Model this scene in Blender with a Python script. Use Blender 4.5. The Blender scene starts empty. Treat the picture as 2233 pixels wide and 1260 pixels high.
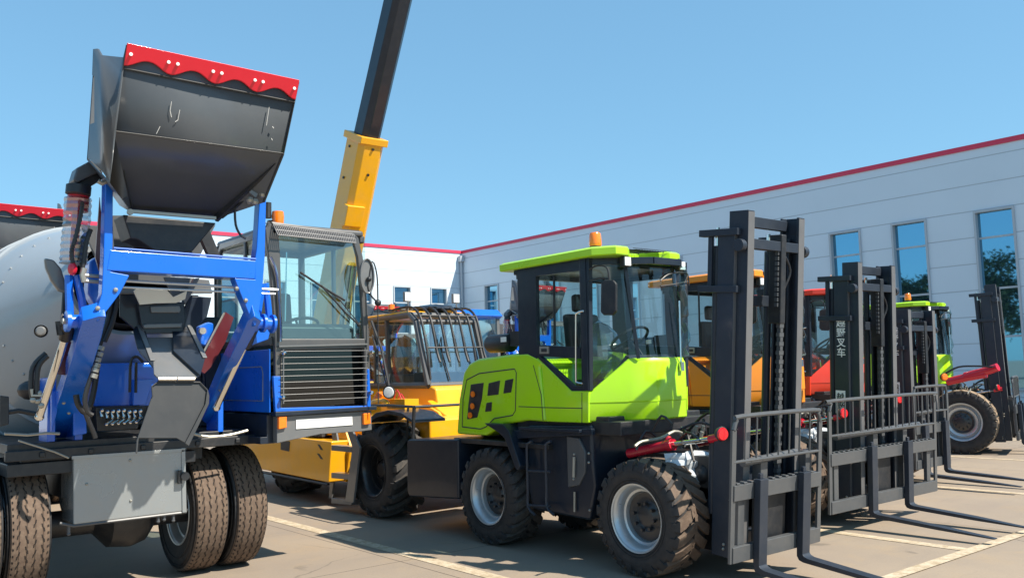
import bpy, bmesh, math, random
from mathutils import Vector as V, Matrix as M4
from math import sin, cos, pi, radians as R_
random.seed(7)
SC = bpy.context.scene
# ------------------------------------------------------------------ camera
F, CX, CY, CH = 1930.0, 1116.5, 630.0, 1.7
d1 = V((-467-CX, -(853-CY), -F)).normalized()
d2 = V((3479-CX, -(743-CY), -F)).normalized()
AX = -d1; AZ = AX.cross(d2).normalized(); AY = AZ.cross(AX).normalized()
RM = M4((AX, AY, AZ))                       # rows: world axes in camera space
cam = bpy.data.cameras.new('camera'); camo = bpy.data.objects.new('camera', cam)
SC.collection.objects.link(camo)
cam.sensor_width = 36; cam.lens = F/2233*36; cam.clip_start = .05; cam.clip_end = 2000
camo.matrix_world = M4.Translation((0, 0, CH)) @ RM.to_4x4()
SC.camera = camo
# ------------------------------------------------------------------ light
SUN = V((.76, .36, 1.0)).normalized()
elev = math.asin(SUN.z); 
sl = bpy.data.lights.new('sun', 'SUN'); sl.energy = 5.0; sl.angle = R_(.53); sl.color = (1, .915, .78)
so = bpy.data.objects.new('sun', sl); SC.collection.objects.link(so)
so.rotation_euler = SUN.to_track_quat('Z', 'Y').to_euler(); so.location = (0, 0, 30)
W = bpy.data.worlds.new('World'); SC.world = W; W.use_nodes = True
wn = W.node_tree; bg = wn.nodes['Background']; sky = wn.nodes.new('ShaderNodeTexSky')
sky.sky_type = 'NISHITA'; sky.sun_disc = False; sky.sun_elevation = elev
sky.sun_rotation = math.atan2(SUN.x, SUN.y); sky.air_density = 1.0; sky.dust_density = .3; sky.ozone_density = 3.0
gm = wn.nodes.new('ShaderNodeGamma'); gm.inputs[1].default_value = .48      # hazy air: flatter from zenith to horizon
tint = wn.nodes.new('ShaderNodeMix'); tint.data_type = 'RGBA'; tint.blend_type = 'MULTIPLY'; tint.inputs[0].default_value = 1; tint.inputs[7].default_value = (.98, 1.66, 2.04, 1)
wn.links.new(sky.outputs[0], gm.inputs[0]); wn.links.new(gm.outputs[0], tint.inputs[6]); wn.links.new(tint.outputs[2], bg.inputs[0]); bg.inputs[1].default_value = .12
SC.view_settings.view_transform = 'Standard'; SC.view_settings.look = 'None'
SC.view_settings.exposure = .75; SC.view_settings.gamma = 1
SC.cycles.max_bounces = 10; SC.cycles.transparent_max_bounces = 24
SC.cycles.glossy_bounces = 4; SC.cycles.use_denoising = True

# pixel of the photograph -> point on a world plane (used for measuring real positions)
def ray(px, py): return RM @ V((px-CX, -(py-CY), -F))
def onx(px, py, x): r = ray(px, py); return V((0, 0, CH)) + r*(x/r.x)
def ony(px, py, y): r = ray(px, py); return V((0, 0, CH)) + r*(y/r.y)
def onz(px, py, z=0): r = ray(px, py); return V((0, 0, CH)) + r*((z-CH)/r.z)
def onp(px, py, p, n): r = ray(px, py); o = V((0, 0, CH)); return o + r*((V(p)-o).dot(V(n))/r.dot(V(n)))
def XS(pts, x): return [onx(a, b, x) for a, b in pts]
def YS(pts, y): return [ony(a, b, y) for a, b in pts]
def PS(pts, p, n): return [onp(a, b, p, n) for a, b in pts]

# ------------------------------------------------------------------ materials
MATS = {}
def nt(name):
    m = bpy.data.materials.new(name); m.use_nodes = True; t = m.node_tree
    return m, t, t.nodes['Principled BSDF']
def mat(name, col, rough=.5, metal=0, coat=0, noise=0, nscale=6, dirt=None, dirtamt=.0, bump=0, bscale=40, spec=.5, coatr=.08):
    """procedural material: base colour broken up by noise, dust and a fine bump"""
    if name in MATS: return MATS[name]
    m, t, b = nt(name); N = t.nodes.new; L = t.links.new
    tc = N('ShaderNodeTexCoord')
    c4 = (*col, 1)
    src = None
    if noise or dirt:
        nz = N('ShaderNodeTexNoise'); nz.inputs['Scale'].default_value = nscale; nz.inputs['Detail'].default_value = 6
        L(tc.outputs['Object'], nz.inputs['Vector'])
        mx = N('ShaderNodeMix'); mx.data_type = 'RGBA'
        mx.inputs[6].default_value = (*[c*(1-noise) for c in col], 1)
        mx.inputs[7].default_value = (*[min(1, c*(1+noise)) for c in col], 1)
        L(nz.outputs[0], mx.inputs[0]); src = mx.outputs[2]
        rr = N('ShaderNodeMapRange'); rr.inputs[3].default_value = max(.02, rough-.12); rr.inputs[4].default_value = min(1, rough+.12)
        L(nz.outputs[0], rr.inputs[0]); L(rr.outputs[0], b.inputs['Roughness'])
        if dirt:
            n2 = N('ShaderNodeTexNoise'); n2.inputs['Scale'].default_value = nscale*1.7; n2.inputs['Detail'].default_value = 9; n2.inputs['Roughness'].default_value = .7
            L(tc.outputs['Object'], n2.inputs['Vector'])
            r2 = N('ShaderNodeMapRange'); r2.inputs[1].default_value = .45; r2.inputs[2].default_value = .72; r2.inputs[4].default_value = dirtamt
            L(n2.outputs[0], r2.inputs[0])
            m2 = N('ShaderNodeMix'); m2.data_type = 'RGBA'; L(r2.outputs[0], m2.inputs[0]); L(src, m2.inputs[6]); m2.inputs[7].default_value = (*dirt, 1)
            src = m2.outputs[2]
        L(src, b.inputs['Base Color'])
    else:
        b.inputs['Base Color'].default_value = c4; b.inputs['Roughness'].default_value = rough
    b.inputs['Metallic'].default_value = metal; b.inputs['Coat Weight'].default_value = coat
    b.inputs['Coat Roughness'].default_value = coatr; b.inputs['Specular IOR Level'].default_value = spec
    if bump:
        n3 = N('ShaderNodeTexNoise'); n3.inputs['Scale'].default_value = bscale; n3.inputs['Detail'].default_value = 4
        L(tc.outputs['Object'], n3.inputs['Vector'])
        bp = N('ShaderNodeBump'); bp.inputs['Strength'].default_value = bump; bp.inputs['Distance'].default_value = .01
        L(n3.outputs[0], bp.inputs['Height']); L(bp.outputs[0], b.inputs['Normal'])
    MATS[name] = m; return m
def glass(name, tint, refl=.05, rough=.02, cover=.0):
    """thin pane: tinted see-through with a sharp reflection that grows at grazing angles"""
    m = bpy.data.materials.new(name); m.use_nodes = True; t = m.node_tree; t.nodes.clear(); N = t.nodes.new; L = t.links.new
    o = N('ShaderNodeOutputMaterial'); tr = N('ShaderNodeBsdfTransparent'); tr.inputs[0].default_value = (*tint, 1)
    gl = N('ShaderNodeBsdfGlossy'); gl.inputs['Roughness'].default_value = rough
    lw = N('ShaderNodeLayerWeight'); lw.inputs[0].default_value = .5
    pw = N('ShaderNodeMath'); pw.operation = 'POWER'; pw.inputs[1].default_value = 3.5; L(lw.outputs['Facing'], pw.inputs[0])
    ma = N('ShaderNodeMath'); ma.operation = 'MULTIPLY_ADD'; ma.inputs[1].default_value = .85; ma.inputs[2].default_value = refl+cover; ma.use_clamp = True; L(pw.outputs[0], ma.inputs[0])
    mx = N('ShaderNodeMixShader'); L(ma.outputs[0], mx.inputs[0]); L(tr.outputs[0], mx.inputs[1]); L(gl.outputs[0], mx.inputs[2]); L(mx.outputs[0], o.inputs[0])
    MATS[name] = m; return m

DUST = (.34, .27, .2)
lime = mat('lime_paint', (.40, .74, .004), .3, coat=.5, noise=.04, nscale=3, dirt=DUST, dirtamt=.07, bump=.02)
orange = mat('orange_paint', (.85, .27, .008), .35, coat=.5, noise=.05, nscale=3, dirt=DUST, dirtamt=.08)
red = mat('red_paint', (.8, .045, .012), .35, coat=.4, noise=.05, dirt=DUST, dirtamt=.06)
yellow = mat('yellow_paint', (.86, .41, .006), .38, coat=.4, noise=.05, nscale=3, dirt=DUST, dirtamt=.14)
blue = mat('blue_paint', (.003, .12, .62), .3, coat=.5, noise=.06, nscale=4, dirt=(.06, .12, .3), dirtamt=.1)
navy = mat('cab_frame_paint', (.010, .017, .030), .38, coat=.25, spec=.35, noise=.15, nscale=5, dirt=(.09, .09, .09), dirtamt=.12)
mast = mat('mast_paint', (.022, .030, .045), .45, coat=.1, spec=.35, noise=.12, nscale=5, dirt=(.12, .115, .11), dirtamt=.1)
paleS = mat('pale_grey_steel', (.15, .15, .155), .42, metal=.2, noise=.12, nscale=9)  # pale grey; on the mast rails it paints in sunlit flange fronts
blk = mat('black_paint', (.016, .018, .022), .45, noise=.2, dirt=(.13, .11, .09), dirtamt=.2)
grey = mat('dark_grey_steel', (.07, .075, .082), .45, coat=.2, noise=.08, nscale=2, dirt=(.2, .2, .2), dirtamt=.1)
greyD = mat('cab_dark_grey', (.075, .075, .077), .34, coat=.4, noise=.06, dirt=DUST, dirtamt=.08)
bucketM = mat('bucket_grey', (.075, .085, .097), .6, coat=.55, spec=.15, coatr=.22, noise=.05, nscale=2, dirt=(.2, .2, .2), dirtamt=.08)
flapM = mat('flap_grey', (.03, .032, .035), .5, noise=.08, dirt=(.1, .1, .1), dirtamt=.1)
carr = mat('carriage_grey', (.075, .08, .086), .42, coat=.2, noise=.1, nscale=8, dirt=(.16, .15, .14), dirtamt=.15)
groove_ = mat('tread_groove', (.012, .009, .008), .9)
greyL = mat('cab_grey_paint', (.13, .135, .14), .36, coat=.4, noise=.06, dirt=DUST, dirtamt=.1)
drumM = mat('drum_grey_paint', (.29, .325, .355), .34, coat=.5, noise=.07, nscale=2, dirt=(.3, .26, .2), dirtamt=.2)
tankM = mat('tank_grey_paint', (.27, .295, .31), .24, metal=.35, coat=.5, noise=.05, nscale=4, dirt=(.36, .32, .26), dirtamt=.18, bump=.25, bscale=5)
rub = mat('tyre_rubber', (.018, .018, .02), .7, noise=.2, dirt=(.11, .09, .075), dirtamt=.25, nscale=9)
tread = mat('dusty_tread', (.115, .078, .056), .85, noise=.25, dirt=(.23, .17, .12), dirtamt=.5, nscale=12, bump=.3)
treadT = mat('sandy_tread', (.26, .19, .13), .85, noise=.25, dirt=(.4, .31, .22), dirtamt=.5, nscale=12, bump=.3)
treadB = mat('dark_tread', (.045, .042, .04), .8, noise=.25, dirt=(.16, .13, .1), dirtamt=.4, nscale=12, bump=.3)
rimM = mat('silver_rim', (.5, .54, .57), .32, metal=.55, coat=.2, noise=.06, dirt=(.3, .26, .2), dirtamt=.2)
rimK = mat('black_rim', (.02, .022, .026), .4, noise=.1, coat=.3)
hose = mat('rubber_hose', (.018, .018, .02), .4, noise=.1)
chrome = mat('chrome_rod', (.75, .74, .7), .16, metal=1)
zinc = mat('zinc_fitting', (.36, .35, .31), .45, metal=.6, noise=.15, nscale=30)
cylred = mat('cylinder_red', (.55, .012, .035), .3, coat=.5, noise=.08)
dred = mat('dark_red_plate', (.09, .004, .006), .4, coat=.3, noise=.1)
white = mat('white_paint', (.8, .8, .78), .5, noise=.04)
lampw = mat('lamp_lens', (.85, .87, .88), .15, coat=.6, noise=.1, nscale=60)
amber = mat('amber_lens', (.95, .2, .005), .22, coat=.7, noise=.1, nscale=40)
redl = mat('red_lens', (.75, .01, .02), .2, coat=.7)
vinyl = mat('seat_vinyl', (.03, .03, .032), .5, noise=.1)
wrap = mat('crumpled_plastic', (.5, .54, .58), .18, noise=.3, nscale=14, bump=.8, bscale=12, coat=.6)
cream = mat('cream_sheet', (.8, .76, .62), .6, noise=.05)
gcab = glass('cab_glass', (.90, .97, .95), .05, cover=.03)
gdk = glass('door_glass', (.72, .84, .84), .05)
glow = glass('lower_glass', (.09, .13, .125), .06)
gfront = glass('guarded_glass', (.75, .88, .88), .12, rough=.08, cover=.3)
gmix = glass('windshield_glass', (.66, .9, .88), .08, cover=.17)
plast = glass('clear_plastic', (.85, .85, .87), .1, rough=.25, cover=.2)

# ------------------------------------------------------------------ mesh builder
ORG = V((0, 0, 0)); LAST = []
SPLIT = {'hydraulic_hose', 'arm_bracket', 'mast_crossbar', 'side_window', 'door_window', 'pipe_fitting', 'tail_lamp', 'vent', 'boom_collar', 'knuckle_bracket', 'hinge_bracket', 'guide_bracket',
         'control_box', 'sight_gauge', 'axle', 'brake_pipe', 'steel_pipe', 'rear_chassis', 'front_frame', 'centre_cylinder', 'side_plate', 'grab_rail', 'hinge', 'hinge_pin', 'bucket_strut', 'loading_hopper', 'step_ladder', 'vent_slot', 'hydraulic_block',
         'armoured_hose', 'lift_arm', 'delivery_hose', 'discharge_hopper', 'chute_side', 'chute_rail', 'hopper_rim', 'chute_step', 'tank_bracket', 'cab_skirt', 'fender', 'step_rail', 'air_cleaner', 'chassis', 'hose_clamp', 'hose_fitting', 'hopper_edge', 'lamp_rack', 'cab_platform', 'chute_side', 'guard_bolt', 'arm_bolt', 'filter_panel', 'lift_cylinder', 'side_lamp', 'lamp_bracket', 'mast_lamp', 'turn_lamp', 'edge_bolt', 'bolt', 'boom_pad_bolt', 'tank_bolt', 'wiper', 'window'}
class MB:
    def __init__(s): s.v = []; s.f = []; s.m = []; s.k = 0
    def add(s, vs, fs):
        n = len(s.v); s.v += [V(v) for v in vs]; s.f += [[n+i for i in q] for q in fs]; s.m += [s.k]*len(fs); return s
    def hexa(s, p):  # 8 points bottom ring, top ring
        return s.add(p, [(3, 2, 1, 0), (4, 5, 6, 7), (0, 1, 5, 4), (1, 2, 6, 5), (2, 3, 7, 6), (3, 0, 4, 7)])
    def box(s, x0, x1, y0, y1, z0, z1):
        return s.hexa([(x0, y0, z0), (x1, y0, z0), (x1, y1, z0), (x0, y1, z0), (x0, y0, z1), (x1, y0, z1), (x1, y1, z1), (x0, y1, z1)])
    def cbox(s, c, sx, sy, sz): c = V(c); return s.box(c.x-sx/2, c.x+sx/2, c.y-sy/2, c.y+sy/2, c.z-sz/2, c.z+sz/2)
    def beam(s, p, q, w, h, up=(0, 0, 1)):
        p = V(p); q = V(q); a = (q-p).normalized(); u = V(up); r = a.cross(u)
        if r.length < 1e-4: r = a.cross(V((1, 0, 0)))
        r.normalize(); u = r.cross(a).normalized(); r = r*w/2; u = u*h/2
        return s.hexa([p-r-u, p+r-u, q+r-u, q-r-u, p-r+u, p+r+u, q+r+u, q-r+u])
    def prism(s, pts, d):
        n = len(pts); d = V(d); a = [V(p) for p in pts]; b = [p+d for p in a]
        return s.add(a+b, [tuple(range(n))[::-1], tuple(range(n, 2*n))]+[(i, (i+1) % n, n+(i+1) % n, n+i) for i in range(n)])
    def cyl(s, p, q, r, r2=None, n=16):
        return s.lathe(p, V(q)-V(p), [(0, 0), (0, r), (1, r if r2 is None else r2), (1, 0)], n, rel=True)
    def lathe(s, o, ax, prof, n=24, rel=False):
        o = V(o); ax = V(ax); Ln = ax.length; a = ax.normalized(); t = V((0, 0, 1)) if abs(a.z) < .9 else V((1, 0, 0))
        u = a.cross(t).normalized(); w = a.cross(u); k = Ln if rel else 1; rings = []; vs = []; fs = []
        for h, r in prof:
            if r < 1e-6: rings.append([len(vs)]); vs.append(o+a*h*k)
            else:
                rings.append(list(range(len(vs), len(vs)+n)))
                vs += [o+a*h*k+(u*cos(2*pi*i/n)+w*sin(2*pi*i/n))*r for i in range(n)]
        for A, B in zip(rings, rings[1:]):
            for i in range(n):
                j = (i+1) % n
                if len(A) == 1 and len(B) == 1: continue
                if len(A) == 1: fs.append((A[0], B[j], B[i]))
                elif len(B) == 1: fs.append((A[i], A[j], B[0]))
                else: fs.append((A[i], A[j], B[j], B[i]))
        return s.add(vs, fs)
    def tube(s, pts, r, n=8, rf=None, sm=0):
        pts = [V(p) for p in pts]
        if sm:
            P = [pts[0]]+pts+[pts[-1]]; o = []
            for i in range(1, len(P)-2):
                for k in range(sm):
                    t = k/sm; a, b, c, d = P[i-1:i+3]
                    o.append(.5*((2*b)+(c-a)*t+(2*a-5*b+4*c-d)*t*t+(3*b-a-3*c+d)*t**3))
            pts = o+[pts[-1]]
        vs = []; fs = []; m = len(pts); pu = None
        for i, p in enumerate(pts):
            d = (pts[min(i+1, m-1)]-pts[max(i-1, 0)]).normalized()
            if pu is None: pu = d.cross(V((0, 0, 1)) if abs(d.z) < .9 else V((1, 0, 0))).normalized()
            u = (pu-d*pu.dot(d)).normalized(); pu = u; w = d.cross(u); rr = r*(rf(i) if rf else 1)
            vs += [p+(u*cos(2*pi*k/n)+w*sin(2*pi*k/n))*rr for k in range(n)]
        for i in range(m-1):
            for k in range(n): fs.append((i*n+k, i*n+(k+1) % n, (i+1)*n+(k+1) % n, (i+1)*n+k))
        fs.append(tuple(range(n))[::-1]); fs.append(tuple(range((m-1)*n, m*n)))
        return s.add(vs, fs)
    def sheet(s, pts): return s.add(pts, [tuple(range(len(pts)))])
    def ball(s, c, r, sz=(1, 1, 1), n=12, jit=0):
        c = V(c); vs = []; fs = []; h = n//2
        for i in range(h+1):
            for k in range(n):
                a = pi*i/h; b = 2*pi*k/n; d = V((sin(a)*cos(b)*sz[0], sin(a)*sin(b)*sz[1], cos(a)*sz[2]))
                vs.append(c+d*r*(1+random.uniform(-jit, jit)))
        for i in range(h):
            for k in range(n): fs.append((i*n+k, (i+1)*n+k, (i+1)*n+(k+1) % n, i*n+(k+1) % n))
        return s.add(vs, fs)
    def mesh(s, name, mats, org=None, smooth=35):
        org = ORG if org is None else V(org)
        me = bpy.data.meshes.new(name); me.from_pydata([v-org for v in s.v], [], s.f)
        b = bmesh.new(); b.from_mesh(me)
        for fa, k in zip(b.faces, s.m): fa.material_index = k
        bmesh.ops.remove_doubles(b, verts=b.verts, dist=1e-5)
        bmesh.ops.recalc_face_normals(b, faces=b.faces); b.to_mesh(me); b.free()
        for m in (mats if isinstance(mats, (list, tuple)) else [mats]): me.materials.append(m)
        me.shade_smooth(); me.set_sharp_from_angle(angle=R_(smooth)); return me
    def islands(s):
        """connected pieces, pieces whose boxes touch counted as one"""
        par = list(range(len(s.v)))
        def find(i):
            while par[i] != i: par[i] = par[par[i]]; i = par[i]
            return i
        for f in s.f:
            for i in f[1:]: par[find(i)] = find(f[0])
        g = {}
        for i, v in enumerate(s.v): g.setdefault(find(i), []).append(v)
        bx = [[k, V([min(v[a] for v in q) for a in range(3)]), V([max(v[a] for v in q) for a in range(3)])] for k, q in g.items()]
        grp = {b[0]: b[0] for b in bx}
        def gf(k):
            while grp[k] != k: k = grp[k]
            return k
        e = .012
        for i, a in enumerate(bx):
            for b in bx[i+1:]:
                if all(a[1][t]-e <= b[2][t] and b[1][t]-e <= a[2][t] for t in range(3)): grp[gf(b[0])] = gf(a[0])
        out = {}
        for f, m in zip(s.f, s.m): out.setdefault(gf(find(f[0])), []).append((f, m))
        return list(out.values())
    def build(s, name, mats, parent=None, bevel=0, solid=0, smooth=35, org=None, seg=2):
        if name in SPLIT:
            isl = s.islands()
            if 1 < len(isl) <= 24:
                r = []
                for q in isl:
                    m = MB(); ix = {}
                    for f, k in q:
                        nf = []
                        for i in f:
                            if i not in ix: ix[i] = len(m.v); m.v.append(s.v[i])
                            nf.append(ix[i])
                        m.f.append(nf); m.m.append(k)
                    r.append(m.build1(name, mats, parent, bevel, solid, smooth, org, seg))
                LAST[:] = r; return r[0]
        o = s.build1(name, mats, parent, bevel, solid, smooth, org, seg); LAST[:] = [o]; return o
    def build1(s, name, mats, parent=None, bevel=0, solid=0, smooth=35, org=None, seg=2):
        o = bpy.data.objects.new(name, s.mesh(name, mats, org, smooth)); SC.collection.objects.link(o)
        if parent: o.parent = parent
        if solid: md = o.modifiers.new('solid', 'SOLIDIFY'); md.thickness = solid; md.offset = 0
        if bevel:
            md = o.modifiers.new('bevel', 'BEVEL'); md.width = bevel; md.segments = seg; md.limit_method = 'ANGLE'; md.angle_limit = R_(40)
            md.harden_normals = True
        return o
def tag(o, label=None, cat=None, group=None, kind=None):
    for k, v in (('label', label), ('category', cat), ('group', group), ('kind', kind)):
        if v: o[k] = v
    return o
def root(name, loc):
    global ORG
    o = bpy.data.objects.new(name, None); SC.collection.objects.link(o); o.location = loc; ORG = V(loc); return o
def struct(mb, name, m, **k):
    global ORG
    ORG = V((0, 0, 0)); return tag(mb.build(name, m, **k), kind='structure')
def copy_tree(o, parent=None):
    c = o.copy(); SC.collection.objects.link(c); c.parent = parent
    for ch in list(o.children): copy_tree(ch, c)
    return c

# ------------------------------------------------------------------ setting: yard, paint lines, building
def ground_mat():
    m, t, b = nt('yard_concrete'); N = t.nodes.new; L = t.links.new
    tc = N('ShaderNodeTexCoord')
    def noise(sc, det=6, rg=.6, stretch=None):
        n = N('ShaderNodeTexNoise'); n.inputs['Scale'].default_value = sc; n.inputs['Detail'].default_value = det; n.inputs['Roughness'].default_value = rg
        if stretch:
            mp = N('ShaderNodeMapping'); mp.inputs['Scale'].default_value = stretch; L(tc.outputs['Object'], mp.inputs[0]); L(mp.outputs[0], n.inputs['Vector'])
        else: L(tc.outputs['Object'], n.inputs['Vector'])
        return n.outputs[0]
    def ramp(src, a, b_, lo=0, hi=1):
        r = N('ShaderNodeMapRange'); L(src, r.inputs[0]); r.inputs[1].default_value = a; r.inputs[2].default_value = b_; r.inputs[3].default_value = lo; r.inputs[4].default_value = hi; return r.outputs[0]
    def mix(f, a, c):
        x = N('ShaderNodeMix'); x.data_type = 'RGBA'; L(f, x.inputs[0])
        for i, q in ((6, a), (7, c)):
            if isinstance(q, tuple): x.inputs[i].default_value = (*q, 1)
            else: L(q, x.inputs[i])
        return x.outputs[2]
    c = mix(ramp(noise(.5), .38, .64), (.26, .21, .165), (.315, .25, .185))
    c = mix(ramp(noise(1.6, 8, .7), .52, .7, 0, .45), c, (.36, .26, .155))
    c = mix(ramp(noise(3.2, 10, .75, (1, .25, 1)), .52, .72, 0, .5), c, (.21, .175, .145))
    c = mix(ramp(noise(60, 3), .3, .75, 0, .25), c, (.155, .13, .105))
    c = mix(ramp(noise(.9, 12, .8, (.35, 1.4, 1)), .6, .66, 0, .28), c, (.16, .13, .105))
    def vor(sc, w):
        v = N('ShaderNodeTexVoronoi'); v.feature = 'DISTANCE_TO_EDGE'; v.inputs['Scale'].default_value = sc
        nz_ = N('ShaderNodeTexNoise'); nz_.inputs['Scale'].default_value = 2.2; nz_.inputs['Detail'].default_value = 5; L(tc.outputs['Object'], nz_.inputs['Vector'])
        ad = N('ShaderNodeMix'); ad.data_type = 'RGBA'; ad.inputs[0].default_value = .22; L(tc.outputs['Object'], ad.inputs[6]); L(nz_.outputs[1], ad.inputs[7]); L(ad.outputs[2], v.inputs['Vector'])
        return ramp(v.outputs['Distance'], 0, w, 1, 0)
    crk = N('ShaderNodeMath'); crk.operation = 'MULTIPLY'; L(vor(.35, .004), crk.inputs[0]); L(ramp(noise(.4), .48, .6, 0, .7), crk.inputs[1])
    c = mix(crk.outputs[0], c, (.07, .055, .045))
    c = mix(ramp(noise(2.6, 3, .4), .70, .76, 0, .55), c, (.10, .085, .07))
    c = mix(ramp(noise(22, 4, .8), .68, .74, 0, .5), c, (.13, .11, .09))
    # slab joints: thin darker saw cuts every 5 m
    sp = N('ShaderNodeSeparateXYZ'); L(tc.outputs['Object'], sp.inputs[0]); js = []
    for ax, off in ((0, 2.1), (1, .6)):
        a = N('ShaderNodeMath'); a.operation = 'ADD'; L(sp.outputs[ax], a.inputs[0]); a.inputs[1].default_value = off+500
        md = N('ShaderNodeMath'); md.operation = 'MODULO'; L(a.outputs[0], md.inputs[0]); md.inputs[1].default_value = 5.0
        lt = N('ShaderNodeMath'); lt.operation = 'LESS_THAN'; L(md.outputs[0], lt.inputs[0]); lt.inputs[1].default_value = .012; js.append(lt.outputs[0])
    mxx = N('ShaderNodeMath'); mxx.operation = 'MAXIMUM'; L(js[0], mxx.inputs[0]); L(js[1], mxx.inputs[1])
    c = mix(mxx.outputs[0], c, (.09, .07, .055))
    L(c, b.inputs['Base Color']); b.inputs['Roughness'].default_value = .82
    bp = N('ShaderNodeBump'); bp.inputs['Strength'].default_value = .35; bp.inputs['Distance'].default_value = .006; L(noise(45, 6, .7), bp.inputs['Height']); L(bp.outputs[0], b.inputs['Normal'])
    return m
struct(MB().sheet([(-400, -400, 0), (400, -400, 0), (400, 400, 0), (-400, 400, 0)]), 'ground', ground_mat())
def paint_mat():
    m, t, b = nt('line_paint'); N = t.nodes.new; L = t.links.new
    tc = N('ShaderNodeTexCoord'); n = N('ShaderNodeTexNoise'); n.inputs['Scale'].default_value = 9; n.inputs['Detail'].default_value = 10; n.inputs['Roughness'].default_value = .8
    L(tc.outputs['Object'], n.inputs['Vector']); r = N('ShaderNodeMapRange'); r.inputs[1].default_value = .42; r.inputs[2].default_value = .58; L(n.outputs[0], r.inputs[0])
    x = N('ShaderNodeMix'); x.data_type = 'RGBA'; x.inputs[6].default_value = (.55, .46, .34, 1); x.inputs[7].default_value = (.36, .28, .18, 1); L(r.outputs[0], x.inputs[0]); L(x.outputs[2], b.inputs['Base Color']); b.inputs['Roughness'].default_value = .75
    return m
ln = MB()
for y in (.9, 4.62, 8.22, 12.0, 15.85, 19.6): ln.sheet([(-17, y-.07, .004), (-3.62, y-.07, .004), (-3.62, y+.07, .004), (-17, y+.07, .004)])
ln.sheet([(-3.74, -6, .008), (-3.62, -6, .008), (-3.62, 26, .008), (-3.74, 26, .008)])
struct(ln, 'parking_lines', paint_mat())

def wall_mat(name, base):
    m, t, b = nt(name); N = t.nodes.new; L = t.links.new
    tc = N('ShaderNodeTexCoord'); sp = N('ShaderNodeSeparateXYZ'); L(tc.outputs['Object'], sp.inputs[0])
    a = N('ShaderNodeMath'); a.operation = 'ADD'; L(sp.outputs[2], a.inputs[0]); a.inputs[1].default_value = -6.01+78
    md = N('ShaderNodeMath'); md.operation = 'MODULO'; L(a.outputs[0], md.inputs[0]); md.inputs[1].default_value = .78
    lt = N('ShaderNodeMath'); lt.operation = 'LESS_THAN'; L(md.outputs[0], lt.inputs[0]); lt.inputs[1].default_value = .028
    n = N('ShaderNodeTexNoise'); n.inputs['Scale'].default_value = .6; n.inputs['Detail'].default_value = 7; L(tc.outputs['Object'], n.inputs['Vector'])
    x = N('ShaderNodeMix'); x.data_type = 'RGBA'; x.inputs[6].default_value = (*[c*.94 for c in base], 1); x.inputs[7].default_value = (*[c*1.05 for c in base], 1); L(n.outputs[0], x.inputs[0])
    y = N('ShaderNodeMix'); y.data_type = 'RGBA'; L(lt.outputs[0], y.inputs[0]); L(x.outputs[2], y.inputs[6]); y.inputs[7].default_value = (*[c*.68 for c in base], 1)
    L(y.outputs[2], b.inputs['Base Color']); b.inputs['Roughness'].default_value = .45; b.inputs['Metallic'].default_value = .0
    bp = N('ShaderNodeBump'); bp.inputs['Distance'].default_value = .02; bp.inputs['Strength'].default_value = .6; bp.invert = True; L(lt.outputs[0], bp.inputs['Height']); L(bp.outputs[0], b.inputs['Normal'])
    return m
wallM = wall_mat('panel_wall', (.60, .70, .79))
coping = mat('red_coping', (.6, .035, .09), .45, noise=.05)
frameM = mat('window_frame_metal', (.42, .47, .52), .4, noise=.03)
gwin = mat('window_glass', (.19, .40, .55), .02, metal=.95)
gdark = mat('window_glass_dark', (.01, .03, .05), .03, spec=1.0, coat=1.0, coatr=.01)
bd = root('factory_building', (-37, 27, 0))
WX, WY, BH = -37.0, 27.0, 7.85
wl = MB()   # two wings with openings left for the windows
xs = [-35.09, -32.9, -30.6, -28.2, -25.8, -23.5, -20.75, -18.4, -16.03, -13.86, -11.33, -8.9, -6.5, -4.1, -1.7, .7]
ww = 1.13; z0, z1 = .75, 6.01
def wing(pos, w_, a, b, flip):
    """wall pieces between openings; pos->(u) mapping"""
    u = a
    def bx(u0, u1, za, zb):
        if flip: wl.box(WX-.3, WX, u0, u1, za, zb)
        else: wl.box(u0, u1, WY, WY+.3, za, zb)
    for p in pos:
        bx(u, p, 0, BH); bx(p, p+w_, z1, BH); bx(p, p+w_, 0, z0); u = p+w_
    bx(u, b, 0, BH)
wing(xs, ww, WX, 14, False)
ys = sorted([22.82-2.2*k*1.0 for k in range(0, 18)]+[25.0])
wing(ys, 1.02, -16, WY, True)
# roof slab and rear faces so the building has real depth
wl.box(WX+.0, 14, WY+.31, WY+20, BH-.5, BH-.3); wl.box(WX-20, WX-.31, -16, WY+20, BH-.5, BH-.3)
wl.build('wall', wallM, bd)
cp = MB(); cp.box(WX, 14.05, WY-.04, WY+.36, BH, BH+.15); cp.box(WX-.36, WX+.04, -16, WY+.36, BH+.002, BH+.152)
cp.build('coping', coping, bd)
dp = MB(); dp.tube([(WX+.12, WY-.12, 0), (WX+.12, WY-.12, 7.4)], .06); dp.box(WX+.02, WX+.26, WY-.26, WY-.02, 7.4, 7.7)
dp.build('downpipe', frameM, bd)
def window(flip, u, w_):
    f = MB(); g = MB()
    def bx(mb, u0, u1, d0, d1, za, zb):
        if flip: mb.box(WX-d1, WX-d0, u0, u1, za, zb)
        else: mb.box(u0, u1, WY+d0, WY+d1, za, zb)
    t = .06
    bx(f, u, u+t, -.05, .2, z0, z1); bx(f, u+w_-t, u+w_, -.05, .2, z0, z1)
    bx(f, u+t, u+w_-t, -.05, .2, z1-t, z1); bx(f, u+t, u+w_-t, -.07, .2, z0, z0+t)
    for z in (5.2, 3.7, 2.3): bx(f, u+t, u+w_-t, .1, .16, z-.03, z+.03)
    o = f.build('window', frameM, bd)
    bx(g, u+t, u+w_-t, .12, .14, z0+t, z1-t); g.build('pane', gwin, o)
for u in xs: window(False, u, ww)
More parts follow.
